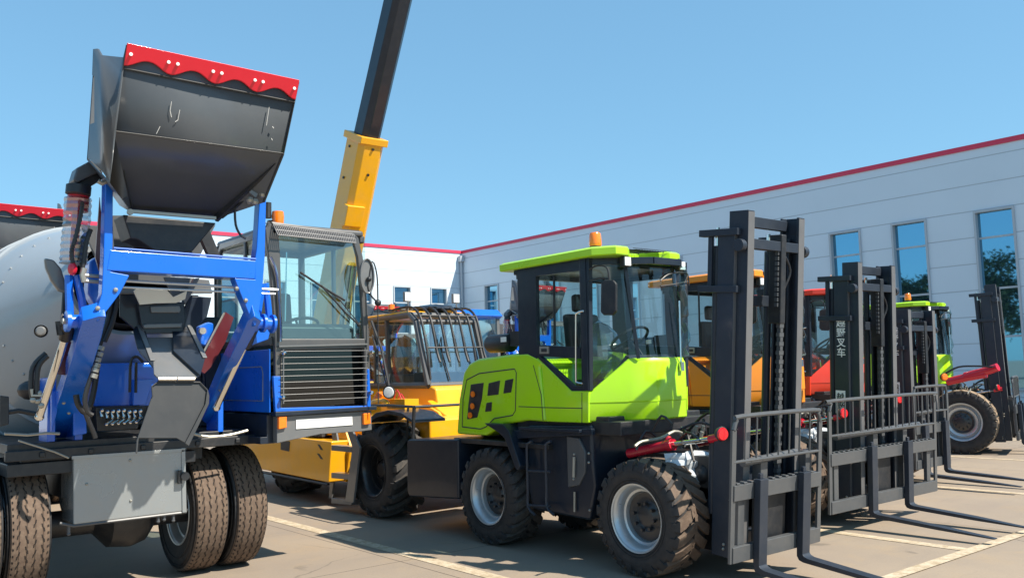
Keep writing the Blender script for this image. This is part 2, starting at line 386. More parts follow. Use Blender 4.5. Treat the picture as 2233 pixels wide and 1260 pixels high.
for u in ys: window(True, u, 1.02)
tag(bd, 'long pale grey panelled factory building with red roof edge and tall narrow blue windows', 'building')
# ------------------------------------------------------------------ wheels
def tyre_ag(R, W, rr, lugs, lh, mats, name='tyre', wid=.5, straight=False):
    """lug tyre about the Y axis, outer side towards -Y"""
    mb = MB(); h = W/2; Rb = R-lh
    prof = [(-h*.72, rr), (-h*.9, rr+.02), (-h*1.0, rr+(Rb-rr)*.35), (-h*1.02, rr+(Rb-rr)*.62), (-h*.94, rr+(Rb-rr)*.85), (-h*.84, Rb-.012),
            (-h*.5, Rb), (0, Rb+.004), (h*.5, Rb), (h*.84, Rb-.012), (h*.94, rr+(Rb-rr)*.85), (h*1.02, rr+(Rb-rr)*.62), (h, rr+(Rb-rr)*.35), (h*.9, rr+.02), (h*.72, rr)]
    mb.lathe((0, 0, 0), (0, 1, 0), prof, 64)
    # raised bead rings on the sidewall
    for q in (.18, .3):
        r = rr+(Rb-rr)*q
        for sd in (-1, 1): mb.lathe((0, sd*h*.985, 0), (0, 1, 0), [(-.006, r-.006), (.004*sd-.0, r), (-.006, r+.006)], 64)
    mb.k = 1
    def pt(a, y, r): return V((r*sin(a), y, r*cos(a)))
    for s in (-1, 1):
        for i in range(lugs):
            a0 = 2*pi*(i+(0 if s < 0 else .5))/lugs
            sw = 2*pi/lugs*1.15          # sweep from centre to shoulder
            wd = 2*pi/lugs*wid/2
            path = [(-.06*h, 0, R), (.3*h, .38, R), (.62*h, .66, R-.002), (.9*h, .84, R-.012), (.99*h, .88, R-.045), (1.03*h, .9, R-.08), (1.03*h, .91, R-.06-.14*(R-rr))]
            if straight: path = [(.1*h, 0, R), (.45*h, .3, R), (.9*h, .5, R-.01), (1.03*h, .52, R-.05), (1.02*h, .53, R-.05-.12*(R-rr))]
            rings = []
            for j, (y, t, r) in enumerate(path):
                a = a0+sw*t; w = wd*(1 if j < 4 else .8); ys = s*y; rin = r-lh*1.25 if j < 4 else r-.02
                yi = ys if j < 4 else s*(y-.05)
                rings.append([pt(a-w*.9, ys, r), pt(a+w*.9, ys, r), pt(a+w*1.15, yi, rin), pt(a-w*1.15, yi, rin)])
            vs = [p for q in rings for p in q]; fs = []
            for j in range(len(rings)-1):
                for k in range(4): fs.append((j*4+k, j*4+(k+1) % 4, (j+1)*4+(k+1) % 4, (j+1)*4+k))
            fs.append((0, 1, 2, 3)); e = (len(rings)-1)*4; fs.append((e+3, e+2, e+1, e)); m0 = len(mb.m); mb.add(vs, fs)
            for q in range(m0, len(mb.m)):
                if (q-m0) >= (12 if not straight else 12) : mb.m[q] = 0
    return mb.mesh(name, mats, (0, 0, 0), smooth=28)
def tyre_truck(R, W, rr, mats):
    """road tyre: ribbed tread with columns of short zigzag sipes"""
    mb = MB(); h = W/2
    mb.lathe((0, 0, 0), (0, 1, 0), [(-h*.7, rr), (-h*.88, rr+.02), (-h*1.0, rr+(R-rr)*.4), (-h*1.0, rr+(R-rr)*.62), (-h*.95, R-.03)], 72)
    mb.lathe((0, 0, 0), (0, 1, 0), [(h*.95, R-.03), (h, rr+(R-rr)*.62), (h, rr+(R-rr)*.4), (h*.88, rr+.02), (h*.7, rr)], 72)
    for sd in (-1, 1):
        for q in (.5, .74, .82): r = rr+(R-rr)*q; mb.lathe((0, sd*h*.975, 0), (0, 1, 0), [(-.006, r-.005), (.012*sd, r), (-.006, r+.005)], 72)
    mb.k = 1; cols = [-.58, -.2, .2, .58]; prof = [(-h*.95, R-.03), (-h*.9, R-.008)]
    for c in cols: prof += [(h*(c-.05), R), (h*c-.001, R-.006), (h*(c+.05), R)]
    prof += [(h*.9, R-.008), (h*.95, R-.03)]
    mb.lathe((0, 0, 0), (0, 1, 0), prof, 96)
    mb.k = 2; n = 44
    for ci, c in enumerate(cols):
        for i in range(n):
            a = 2*pi*(i+(.5 if ci % 2 else 0)+random.uniform(-.04, .04))/n; st = 2*pi/n; s_ = 1 if ci % 2 else -1
            pts = [(a-st*.42, c*h-s_*.008), (a-st*.1, c*h-s_*.004), (a+st*.04, c*h+s_*.007), (a+st*.36, c*h+s_*.010)]
            w = .0042; ring = []
            for aa, y in pts:
                for q in (-w, w): ring.append((R*1.0025*sin(aa), y+q, R*1.0025*cos(aa)))
            mb.add(ring, [(0, 1, 3, 2), (2, 3, 5, 4), (4, 5, 7, 6)])
    for sd in (-1, 1):
        for i in range(66):
            a = 2*pi*i/66; w = 2*pi/66*.16; y0, y1 = sd*h*.80, sd*h*.935
            mb.add([((R+.001)*sin(a-w), y0, (R+.001)*cos(a-w)), ((R+.001)*sin(a+w), y0, (R+.001)*cos(a+w)), ((R-.014)*sin(a+w*1.3), y1, (R-.014)*cos(a+w*1.3)), ((R-.014)*sin(a-w*1.3), y1, (R-.014)*cos(a-w*1.3))], [(0, 1, 2, 3)])
    return mb.mesh('tyre', mats, (0, 0, 0), smooth=28)
def rim_mesh(rr, W, m, deep=.55, holes=8, mk=None):
    mb = MB(); h = W/2; d = h*deep
    # outer flange at -h side, stepped barrel, disc
    mb.lathe((0, 0, 0), (0, 1, 0), [(-h*.93, rr+.004), (-h*.95, rr+.018), (-h*.9, rr+.02), (-h*.84, rr-.006), (-h*.8, rr-.012), (-h*.62, rr-.03), (-h*.45, rr-.036), (-h*.42, rr-.055), (-h+d, rr-.062), (-h+d+.012, rr-.09),
              (-h+d+.02, rr*.55), (-h+d+.03, rr*.5), (-h+d+.03, 0)], 48)
    mb.lathe((0, 0, 0), (0, 1, 0), [(h*.9, rr+.02), (h*.84, rr-.006), (h*.5, rr-.036), (-h+d, rr-.06)], 48)
    return mb.mesh('rim', m, (0, 0, 0), smooth=30)
def hub_mesh(rr, W, m, deep=.55, ext=.0, nb=8, rh=.34, disc=.5):
    mb = MB(); h = W/2; y = -h+h*deep
    mb.lathe((0, 0, 0), (0, 1, 0), [(y, disc*rr), (y-.012, disc*rr), (y-.002, rr*.5), (y-.006, rr*.46), (y-.03-ext*.6, rr*rh), (y-.035-ext, rr*rh*.8), (y-.038-ext, 0)], 32)
    for i in range(nb):
        a = 2*pi*i/nb; c = V((cos(a)*rr*.42, y-.03, sin(a)*rr*.42)); mb.cyl(c, c+V((0, -.035, 0)), .014, n=6)
    return mb.mesh('hub', m, (0, 0, 0), smooth=30)
WM = {
 'loader': (tyre_ag(.475, .40, .262, 22, .026, [rub, tread], wid=.7), rim_mesh(.262, .40, rimM, .8), hub_mesh(.262, .4, rimK, .8, .0, disc=.745)),
 'loader_dark': (tyre_ag(.475, .40, .262, 22, .026, [rub, treadB], wid=.66), rim_mesh(.262, .40, rimM, .8), hub_mesh(.262, .4, rimK, .8, .0, disc=.745)),
 'sandy': (tyre_ag(.57, .42, .32, 26, .016, [rub, treadT], wid=.8), rim_mesh(.32, .42, rimM, .4), hub_mesh(.32, .42, rimK, .4, .0, 10, .3, .62)),
 'tele': (tyre_ag(.56, .52, .29, 17, .045, [rub, treadB], wid=.42), rim_mesh(.29, .52, rimK, .8), hub_mesh(.29, .52, rimK, .8, .04)),
 'truck': (tyre_truck(.54, .285, .29, [rub, tread, groove_]), rim_mesh(.29, .285, rimM, 1.35), hub_mesh(.29, .285, rimM, 1.35, .03, 10)),
}
def wheel(parent, c, kind, side=-1, yaw=0, spin=0):
    """wheel > tyre, rim, hub; side -1 shows its outer face towards -Y"""
    w = bpy.data.objects.new('wheel', None); SC.collection.objects.link(w); w.parent = parent
    w.location = V(c)-ORG; w.rotation_euler = (0, 0, (0 if side < 0 else pi)+yaw)
    for n, me in zip(('tyre', 'rim', 'hub'), WM[kind]):
        o = bpy.data.objects.new(n, me); SC.collection.objects.link(o); o.parent = w; o.rotation_euler = (0, spin, 0)
    return w

# ------------------------------------------------------------------ rough terrain forklift (built at the place of the first one)
def text_mesh(body, size, origin, xdir, ydir, m, parent, name='lettering', spacing=None):
    """flat raised letters; xdir/ydir span the face"""
    c = bpy.data.curves.new(name, 'FONT'); c.body = body; c.size = size; c.extrude = .0015; c.align_x = 'CENTER'; c.align_y = 'CENTER'; c.offset = size*.012
    if spacing: c.space_line = spacing
    t = bpy.data.objects.new(name, c); SC.collection.objects.link(t); bpy.context.view_layer.update()
    me = bpy.data.meshes.new_from_object(t.evaluated_get(bpy.context.evaluated_depsgraph_get())); bpy.data.objects.remove(t)
    x = V(xdir); y = V(ydir); z = x.cross(y); o = V(origin)-ORG
    for v in me.vertices: v.co = o+x*v.co.x+y*v.co.y+z*v.co.z
    me.materials.clear(); me.materials.append(m)
    ob = bpy.data.objects.new(name, me); SC.collection.objects.link(ob); ob.parent = parent; return ob

def forklift(paint, dx, dy, label, lean=5.0, bw=1.16, mh=2.93, yaw=0, beacon=True, letters=None, sandy=False, group='rough terrain forklifts parked in a row', wheels=True, name='forklift', bcy=6.085, gap=.58, low=0):
    r = root(name, (-6.2, 6.2, 0)); tag(r, label, 'forklift', group)
    YN, YF = 5.5, 6.86; front = []; mastp = []
    B = lambda mb, n, m, p=None, **k: mb.build(n, m, p or r, **k)
    # engine hood and counterweight
    side = YS([(995, 946), (1000, 870), (1010, 812), (1022, 792), (1042, 782), (1120, 771), (1150, 769), (1172, 780), (1185, 792), (1176, 800), (1190, 920), (1150, 917), (1100, 925), (1078, 938), (1060, 950)], YN)
    hb = MB().prism(side, (0, YF-YN, 0)); hood = B(hb, 'engine_hood', paint, bevel=.045, seg=3)
    gl = MB()
    def groove(px, r_=.0045, y=YN): gl.tube(YS(px, y), r_*1.4, 5)
    groove([(1018, 828), (1045, 814), (1122, 804), (1126, 812), (1124, 895), (1118, 905), (1078, 912), (1060, 930), (1048, 935), (1008, 930)])
    groove([(1018, 828), (1010, 870), (1008, 930)])
    B(gl, 'panel_gap', blk, hood)
    vt = MB()
    for q in ([(1026, 838), (1054, 834), (1050, 870), (1040, 910), (1018, 914), (1021, 880)], [(1065, 835), (1090, 829), (1086, 860), (1062, 863)], [(1101, 829), (1119, 825), (1114, 855), (1097, 858)], [(1060, 878), (1072, 876), (1071, 896), (1057, 898)]):
        vt.prism(YS(q, YN-.006), (0, .03, 0))
    v_ = B(vt, 'vent', blk, hood, bevel=.006)
    lm = MB()
    for q in ((1032, 859), (1031, 885), (1026, 905)):
        c = ony(*q, YN-.012); lm.cyl(c, c+V((0, -.012, 0)), .031, n=16)
    B(lm, 'tail_lamp', amber, hood)
    # door sill panel (both sides)
    pan = [(1180, 790), (1186, 793), (1246, 852), (1283, 852), (1283, 922), (1190, 919)]
    for y, d in ((YN, .05), (YF-.05, .05)):
        p = [V((q.x, y, q.z)) for q in YS(pan, YN)]
        B(MB().prism(p, (0, d, 0)), 'sill_panel', paint, bevel=.01)
    gl = MB(); gl.tube(YS([(1131, 886), (1180, 888), (1270, 890)], YN-.001), .004, 5); gl.tube(YS([(1163, 796), (1180, 860), (1184, 917)], YN-.001), .004, 5); gl.tube(YS([(1269, 856), (1269, 921)], YN-.001), .004, 5)
    B(gl, 'panel_gap', blk)
    # nose: chamfered plan, top edge rising from the door sill
    def nose():
        P = [(-5.70, 5.5), (-5.46, 5.79), (-5.305, 5.985), (-5.30, 6.375), (-5.46, 6.57), (-5.70, 6.86)]
        top = [1.50, 1.785, 1.785, 1.785, 1.785, 1.50]; mb = MB(); rings = []
        for lv in range(6):
            ring = []
            for (x, y), t in zip(P, top):
                z = [1.235, 1.25, 1.395, 1.402, t-.05, t][lv]; z = min(z, t)
                k = [.965, .985, .99, 1.0, .995, .955][lv]; cx, cy = -5.9, 6.18
                ring.append(V((cx+(x-cx)*k if x > -5.69 else x, cy+(y-cy)*k, z)))
            rings.append(ring)
        n = len(P); vs = [p for q in rings for p in q]; fs = []
        for j in range(5):
            for i in range(n-1): fs.append((j*n+i, j*n+i+1, (j+1)*n+i+1, (j+1)*n+i))
        fs.append(tuple(range(n))[::-1]); fs.append((5*n, 5*n+1, 5*n+4, 5*n+5)); fs.append((5*n+1, 5*n+2, 5*n+3, 5*n+4))
        for j in range(5): fs.append((j*n, (j+1)*n, (j+1)*n+n-1, j*n+n-1))
        return mb.add(vs, fs)
    B(nose(), 'nose_panel', paint, bevel=.018, seg=3)
    # cab frame
    cf = MB()
    for y0, y1 in ((YN+.005, YN+.05), (YF-.05, YF-.005)):
        def pr(px): cf.prism([V((q.x, y0, q.z)) for q in YS(px, YN)], (0, y1-y0, 0))
        pr([(1126, 572), (1166, 566), (1170, 782), (1131, 778)]); pr([(1262, 556), (1283, 554), (1285, 851), (1268, 851)])
        pr([(1166, 566), (1262, 556), (1262, 590), (1166, 602)]); pr([(1169, 752), (1264, 757), (1264, 782), (1169, 776)])
        pr([(1184, 792), (1169, 777), (1176, 776), (1250, 842), (1268, 842), (1268, 852), (1246, 852)])
    cf.box(-6.70, -6.64, YN+.05, YF-.05, 1.8, 1.9); cf.box(-6.70, -6.64, YN+.05, YF-.05, 2.6, 2.72)
    # header, front corner posts
    PT = [(-5.68, 5.52), (-5.42, 5.84), (-5.31, 6.0), (-5.31, 6.36), (-5.42, 6.52), (-5.68, 6.84)]
    for a, b in zip(PT, PT[1:]): cf.beam((*a, 2.655), (*b, 2.655), .04, .06)
    cf.beam((-5.40, 6.5, 1.78), (-5.52, 6.55, 2.68), .07, .05)
    cf.beam((-5.40, 5.86, 1.78), (-5.47, 5.80, 2.68), .018, .03)
    cf.box(-6.7, -5.72, YN+.02, YF-.02, 2.64, 2.684)
    cabf = B(cf, 'cab_frame', navy, bevel=.008)
    tr = MB(); tr.prism(YS([(1263, 560), (1275, 559), (1283, 851), (1272, 851)], YN-.004), (0, .012, 0)); B(tr, 'door_post', navy, bevel=.004)
    g = MB(); t = .006
    for y in (YN+.03, YF-.03):
        for px in ([(1168, 600), (1262, 588), (1264, 757), (1169, 752)], [(1172, 777), (1266, 783), (1268, 843), (1250, 842)]):
            g.sheet([V((q.x, y, q.z)) for q in YS(px, YN)])
    g.sheet([(-6.67, YN+.05, 1.9), (-6.67, YF-.05, 1.9), (-6.67, YF-.05, 2.6), (-6.67, YN+.05, 2.6)])
    g.sheet([(-5.69, 5.53, 1.5), (-5.47, 5.79, 1.77), (-5.47, 5.79, 2.66), (-5.69, 5.53, 2.66)])
    g.sheet([(-5.69, 6.83, 1.5), (-5.47, 6.57, 1.77), (-5.47, 6.57, 2.66), (-5.69, 6.83, 2.66)])
    B(g, 'door_window', gdk)
    ws = MB(); Q = [(-5.46, 5.8), (-5.40, 5.87), (-5.34, 5.96), (-5.315, 6.05), (-5.31, 6.18), (-5.315, 6.3), (-5.34, 6.4), (-5.40, 6.5)]
    for a, b in zip(Q, Q[1:]): ws.add([(*a, 1.785), (*b, 1.785), (b[0]-.07, b[1], 2.66), (a[0]-.07, a[1], 2.66)], [(0, 1, 2, 3)])
    B(ws, 'windshield', gcab)
    fm = MB(); fm.beam(ony(1208, 600, YN+.02), ony(1210, 753, YN+.02), .02, .012); B(fm, 'window_divider', blk)
    hd = MB(); hd.tube(YS([(1272, 678), (1258, 683), (1256, 700), (1256, 820), (1258, 833), (1270, 836)], YN-.04), .009, 6, sm=3); B(hd, 'grab_handle', chrome)
    la = MB(); la.prism(YS([(1176, 755), (1195, 755), (1195, 771), (1176, 771)], YN-.012), (0, .02, 0)); lt = B(la, 'door_latch', zinc, bevel=.003)
    la = MB(); la.prism(YS([(1180, 760), (1191, 760), (1191, 767), (1180, 767)], YN-.018), (0, .01, 0)); B(la, 'latch_grip', blk, lt)
    # interior
    it = MB(); it.box(-6.45, -6.0, 5.95, 6.42, 1.45, 1.6); it.prism([(-6.45, 5.97, 1.55), (-6.33, 5.97, 1.55), (-6.42, 5.97, 2.25), (-6.52, 5.97, 2.25)], (0, .43, 0)); it.box(-6.5, -6.42, 6.08, 6.3, 2.27, 2.45)
    st = B(it, 'seat', vinyl, bevel=.03)
    it = MB(); it.ball((-6.2, 6.18, 1.85), .25, (.9, .9, 1.25), 14, .06); B(it, 'plastic_cover', plast, st, smooth=15)
    it = MB(); it.prism([(-5.68, 5.86, 1.3), (-5.5, 5.86, 1.3), (-5.48, 5.86, 1.77), (-5.56, 5.86, 1.82), (-5.68, 5.86, 1.7)], (0, .64, 0)); it.tube([(-5.62, 6.18, 1.75), (-5.78, 6.18, 1.95)], .03)
    it.box(-6.6, -5.5, 5.56, 6.8, 1.22, 1.28)
    B(it, 'dashboard', blk, bevel=.015)
    it = MB(); c = V((-5.8, 6.18, 1.97)); a = V((-.55, 0, .83)).normalized(); u = V((0, 1, 0)); w = a.cross(u)
    it.tube([c+(u*cos(k*pi/12)+w*sin(k*pi/12))*.19 for k in range(25)], .014, 6)
    for k in (0, 2.1, 4.2): it.tube([c, c+(u*cos(k)+w*sin(k))*.19], .011, 5)
    B(it, 'steering_wheel', blk)
    # roof with two forward lobes and a mesh between them
    rp = [(-6.86, 5.47), (-5.52, 5.44), (-5.34, 5.56), (-5.34, 5.72), (-5.44, 5.84), (-5.66, 5.90), (-5.66, 6.2), (-5.46, 6.26), (-5.40, 6.34), (-5.40, 6.48), (-5.50, 6.6), (-5.66, 6.78), (-5.8, 6.88), (-6.86, 6.88)]
    rf = MB(); n = len(rp); rings = []
    for z, k in ((2.685, .985), (2.695, 1.0), (2.752, 1.0), (2.772, .955)): rings += [V((-6.1+(x+6.1)*k, 6.17+(y-6.17)*k, z+.0*(x+6))) for x, y in rp]
    fs = [tuple(range(n))[::-1], tuple(range(3*n, 4*n))]+[(j*n+i, j*n+(i+1) % n, (j+1)*n+(i+1) % n, (j+1)*n+i) for j in range(3) for i in range(n)]
    rf.add(rings, fs); roof = B(rf, 'roof', paint, smooth=25)
    ms = MB()
    for k in range(12): ms.beam((-5.68, 5.9+k*.036, 2.775), (-5.40, 5.9+k*.036, 2.76), .005, .005)
    for k in range(4): ms.beam((-5.66+k*.085, 5.85, 2.77), (-5.66+k*.085, 6.36, 2.77), .005, .005)
    B(ms, 'visor_mesh', blk, roof)
    if beacon:
        bc = MB(); bp = V((-5.75, 5.72, 2.79)); bc.cyl(bp, bp+V((0, 0, .03)), .055, n=16); bo = B(bc, 'beacon', blk, roof)
        bc = MB(); bc.lathe(bp+V((0, 0, .03)), (0, 0, 1), [(0, .055), (.02, .06), (.11, .054), (.125, .045), (.13, 0)], 16); B(bc, 'beacon_lens', amber, bo)
    for y, x in ((5.72, -5.36), (6.46, -5.36)):
        wl_ = MB(); wl_.box(x-.05, x, y-.045, y+.045, 2.59, 2.68); wl_.box(x-.045, x-.03, y-.01, y+.01, 2.67, 2.71); wo = B(wl_, 'work_lamp', blk, bevel=.006)
        wl_ = MB(); wl_.box(x, x+.012, y-.038, y+.038, 2.597, 2.673); B(wl_, 'lamp_lens', lampw, wo, bevel=.004)
    # mirrors on tube arms
    for s, y0, x0 in ((1, 5.52, -5.62), (-1, 6.84, -5.7)):
        yy = lambda d: y0+s*d
        mr = MB(); o_ = .0 if s > 0 else 0
        if s > 0: arm = YS([(1285, 588), (1300, 580), (1318, 580), (1326, 590), (1328, 614)], 5.5); arm2 = YS([(1285, 612), (1310, 606), (1328, 608)], 5.5)
        else: arm = XS([(1440, 612), (1458, 598), (1488, 594), (1500, 600), (1502, 622)], -5.35); arm2 = XS([(1440, 624), (1470, 620), (1500, 614)], -5.35)
        mr.tube(arm, .008, 6, sm=3); mr.tube(arm2, .007, 6)
        mo = B(mr, 'mirror_arm', blk)
        mm = MB()
        if s > 0: mm.prism(YS([(1310, 616), (1318, 610), (1336, 610), (1343, 618), (1343, 678), (1336, 687), (1316, 687), (1309, 680)], 5.47), (-.02, .045, 0))
        else: mm.prism(XS([(1483, 622), (1500, 620), (1503, 690), (1486, 692)], -5.35), (-.05, .0, 0))
        B(mm, 'mirror', blk, mo, bevel=.012)
    # plastic bag over right post
    pb = MB(); pts = [(-5.33, 6.42+.03*sin(k*1.7), 2.62-k*.075) for k in range(12)]; pb.tube(pts, .035, 8, rf=lambda i: 1+.3*sin(i*2.3)); B(pb, 'post_cover', gdk, smooth=15)
    wp = MB(); wp.tube([(-5.29, 6.3, 1.72), (-5.3, 6.33, 2.3)], .008, 6); wp.box(-5.3, -5.27, 6.28, 6.32, 1.66, 1.74); B(wp, 'wiper', chrome)
    # air cleaner behind the cab
    ac = MB(); ac.lathe(ony(1068, 750, 5.75), (1, 0, 0), [(0, 0), (0, .08), (.03, .095), (.36, .095), (.38, .07), (.4, 0)], 24); ac.box(-6.98, -6.8, 5.68, 5.84, 1.95, 2.1); B(ac, 'air_cleaner', blk, smooth=30)
    ac = MB(); c = ony(1098, 740, 5.645); ac.cbox(c, .09, .004, .05); B(ac, 'decal', white)
    # chassis, counterweight box, fenders, steps
    cw = MB(); cw.prism(YS([(890, 957), (998, 957), (1000, 1088), (960, 1086), (892, 1082), (887, 1072), (887, 963)], 5.42), (0, 1.5, 0)); B(cw, 'counterweight', navy, bevel=.03)
    cw = MB(); cw.box(-7.75, -6.55, 5.86, 6.5, .55, 1.16); cw.box(-7.7, -6.2, 5.46, 6.9, .97, 1.02); B(cw, 'rear_chassis', blk, bevel=.01)
    cm = MB(); cm.prism(YS([(1150, 925), (1290, 925), (1292, 1000), (1300, 1060), (1285, 1135), (1160, 1110), (1150, 1060)], 5.52), (0, 1.25, 0)); B(cm, 'side_tank', navy, bevel=.03)
    cm = MB(); cm.box(-6.75, -5.35, 5.55, 6.8, 1.12, 1.24); cm.cyl((-5.95, 6.18, .3), (-5.95, 6.18, 1.2), .12); cm.box(-6.6, -4.6, 5.95, 6.4, .35, .7); B(cm, 'centre_chassis', blk, bevel=.01)
    ft = MB(); ft.prism(YS([(1235, 950), (1262, 955), (1276, 985), (1276, 1030), (1262, 1058), (1238, 1062)], 5.5), (0, .05, 0)); B(ft, 'filter_panel', grey, bevel=.01)
    ft = MB(); ft.tube(YS([(1252, 996), (1251, 1040)], 5.48), .014); ft.tube(YS([(1253, 1072), (1253, 1115)], 5.5), .01)
    for q in ((1284, 988), (1284, 1008), (1286, 1112), (1252, 990), (1251, 1044)): c = ony(*q, 5.5); ft.ball(c, .012, n=8)
    B(ft, 'sight_gauge', zinc)
    fd = MB(); fd.prism([V((q.x, 5.40, q.z)) for q in YS([(1058, 922), (1100, 925), (1113, 940), (1138, 1015), (1134, 1024), (1128, 1022), (1103, 955), (1092, 944)], 5.42)], (0, .42, 0)); B(fd, 'fender', navy, bevel=.008)
    fd = MB(); fd.box(-6.6, -5.75, 5.44, 5.8, 1.14, 1.17); fd.prism(YS([(1118, 938), (1290, 934), (1292, 948), (1120, 956)], 5.47), (0, .04, 0)); B(fd, 'step_rail', navy, bevel=.006)
    sp = MB()
    for a in (1149, 1190): sp.tube(YS([(a+12, 962), (a+4, 966), (a, 978), (a+2, 1060), (a+3, 1104), (a+18, 1122)], 5.43), .013, 8, sm=3)
    for z in (1026, 1101): sp.tube(YS([(1149, z), (1200, z+2)], 5.43), .012, 8)
    B(sp, 'step_ladder', mast)
    if wheels:
        wheel(r, (-7.09, 5.61, .475), 'loader_dark', -1); wheel(r, (-7.09, 6.74, .475), 'loader_dark', 1)
        ax = MB(); ax.tube([(-7.09, 5.6, .475), (-7.09, 6.75, .475)], .09); B(ax, 'rear_axle', blk)
    k = 'sandy' if sandy else 'loader'
    R = .57 if sandy else .475
    front.append(wheel(r, (-5.1, 5.61, R), k, -1, spin=.2)); front.append(wheel(r, (-5.1, 6.74, R), k, 1))
    fa = MB(); fa.tube([(-5.1, 5.6, R), (-5.1, 6.75, R)], .09); fa.box(-5.55, -4.65, 5.95, 6.4, .5, .95); fa.box(-5.0, -4.6, 5.9, 6.45, .2, .6); (B(fa, 'front_frame', blk, bevel=.01), front.extend(LAST))
    # valve block, hoses, crumpled plastic sheet
    vb = MB(); random.seed(3)
    for i in range(16):
        a = V((-5.35+random.random()*.5, 5.75+random.random()*.8, 1.0+random.random()*.18)); b = a+V((random.uniform(-.1, .45), random.uniform(-.25, .2), random.uniform(-.25, .1)))
        vb.tube([a, (a+b)/2+V((0, 0, .1)), b], .012, 6, sm=3)
    (B(vb, 'hydraulic_hose', [hose]), front.extend(LAST))
    vb = MB()
    for i in range(9): c = V((-5.2+.06*i, 5.85+random.random()*.5, 1.05+random.random()*.1)); vb.cyl(c, c+V((.02, 0, .07)), .016, n=8)
    vb.tube(XS([(1385, 972), (1400, 962), (1440, 955), (1470, 940), (1490, 945)], -4.95), .012, 6, sm=3)
    (B(vb, 'pipe_fitting', zinc), front.extend(LAST))
    pw = MB(); nn = 9
    vs = []
    for i in range(nn):
        for j in range(nn):
            u = i/(nn-1); v = j/(nn-1); vs.append(V((-4.93+.12*u+random.uniform(-.02, .02), 5.62+.0*v+.62*u, .62+.36*v))+V((random.uniform(-.03, .03), .02*sin(v*9), random.uniform(-.015, .015))))
    pw.add(vs, [(i*nn+j, (i+1)*nn+j, (i+1)*nn+j+1, i*nn+j+1) for i in range(nn-1) for j in range(nn-1)])
    (B(pw, 'plastic_wrap', wrap, solid=.01, smooth=12), front.extend(LAST))
    hb2 = MB(); hb2.ball((-4.83, 5.98, .80), .085, (1, 1, 1), 12); (B(hb2, 'accumulator', blk), front.extend(LAST))
    # tilt cylinders
    for y, pxs in ((5.78, None), (6.62, None)):
        a, b, c_, d = [V((q.x, y, q.z)) for q in YS([(1372, 988), (1468, 968), (1548, 957), (1578, 950)], 5.78)]
        if y > 6: a, b, c_, d = [p+V((.05, 0, .03)) for p in (a, b, c_, d)]
        cy = MB(); cy.tube([a, b], .042, 16); cy.tube([b-(b-a)*.12, b], .052, 16); cy.ball(b+V((-.05, 0, .04)), .03, n=8); o = B(cy, 'tilt_cylinder', cylred); front.append(o)
        cy = MB(); cy.tube([c_, d], .034, 12); B(cy, 'rod_eye', cylred, o)
        cy = MB(); cy.tube([b, c_], .021, 12); B(cy, 'cylinder_rod', chrome, o)
    # ------- mast group (leans about the bottom pivot)
    yc = 6.27; h1 = mh-.17
    def rail(mb, x0, x1, y0, s, zb, zt, t=.022, fl=.1):
        a = [(x0, y0), (x1, y0), (x1, y0+s*fl), (x1-t, y0+s*fl), (x1-t, y0+s*t), (x0+t, y0+s*t), (x0+t, y0+s*fl), (x0, y0+s*fl)]
        mb.prism([V((x, y, zb)) for x, y in a], (0, 0, zt-zb))
    for s, y0 in ((1, 5.76), (-1, 6.61)):
        mb = MB(); rail(mb, -4.62, -4.46, y0, s, .2, h1); (B(mb, 'mast_rail', mast, bevel=.004), mastp.extend(LAST))
        mb = MB(); rail(mb, -4.54, -4.36, y0+s*.035, s, .22, mh, fl=.085); (B(mb, 'inner_rail', mast, bevel=.004), mastp.extend(LAST))
        io = LAST[0]; mb = MB(); yf0 = y0+s*.037; mb.box(-4.3595, -4.3575, min(yf0, yf0+s*.08), max(yf0, yf0+s*.08), .24, mh-.01); B(mb, 'rail_lit_face', paleS, io)  # thin pale strips: sunlight on the front flanges put in as colour
        mb = MB(); yf0 = y0+s*.001; mb.box(-4.4595, -4.4575, min(yf0, yf0+s*.034), max(yf0, yf0+s*.034), .22, h1-.01); B(mb, 'rail_lit_face', paleS, io)
        mb = MB()
        for z in (2.9, 2.42): mb.prism([(-4.80, y0-s*.02, z*h1/2.93), (-4.42, y0-s*.02, z*h1/2.93), (-4.42, y0+s*.06, z*h1/2.93), (-4.80, y0+s*.06, z*h1/2.93)], (0, 0, .055))
        mb.box(-4.72, -4.68, min(y0, y0+s*.03), max(y0, y0+s*.03), 2.46*h1/2.93, 2.9*h1/2.93); mb.tube([(-4.68, y0+s*.075, .5), (-4.68, y0+s*.075, h1-.1)], .035, 12)
        mb.cyl((-4.4, y0+s*.02, mh-.28), (-4.4, y0-s*.035, mh-.28), .05)
        (B(mb, 'guide_bracket', mast, bevel=.004), mastp.extend(LAST))
        rr = MB(); rr.tube([(-4.68, y0+s*.075, h1-.1), (-4.68, y0+s*.075, h1+.02)], .02, 10); rr.cyl((-4.68, y0+s*.075, h1+.02), (-4.68, y0+s*.075, h1+.05), .016, n=8); (B(rr, 'lift_rod', chrome), mastp.extend(LAST))
        bo = MB()
        for q in ((1580, 1075), (1580, 1087), (1572, 1186), (1572, 1196)):
            c = ony(*q, 5.74); bo.ball((c.x+(.0), y0-s*.004, c.z), .013, n=8)
        (B(bo, 'bolt', zinc), mastp.extend(LAST))
    mb = MB()
    mb.box(-4.55, -4.50, 5.83, 6.54, mh-.11, mh-.02); mb.box(-4.44, -4.36, 5.83, 6.54, mh-.30, mh-.22)
    mb.box(-4.62, -4.56, 5.83, 6.54, h1*.79, h1*.79+.09); mb.box(-4.62, -4.56, 5.83, 6.54, .75, .88); mb.box(-4.62, -4.56, 5.83, 6.54, .22, .34)
    (B(mb, 'mast_crossbar', mast, bevel=.006), mastp.extend(LAST))
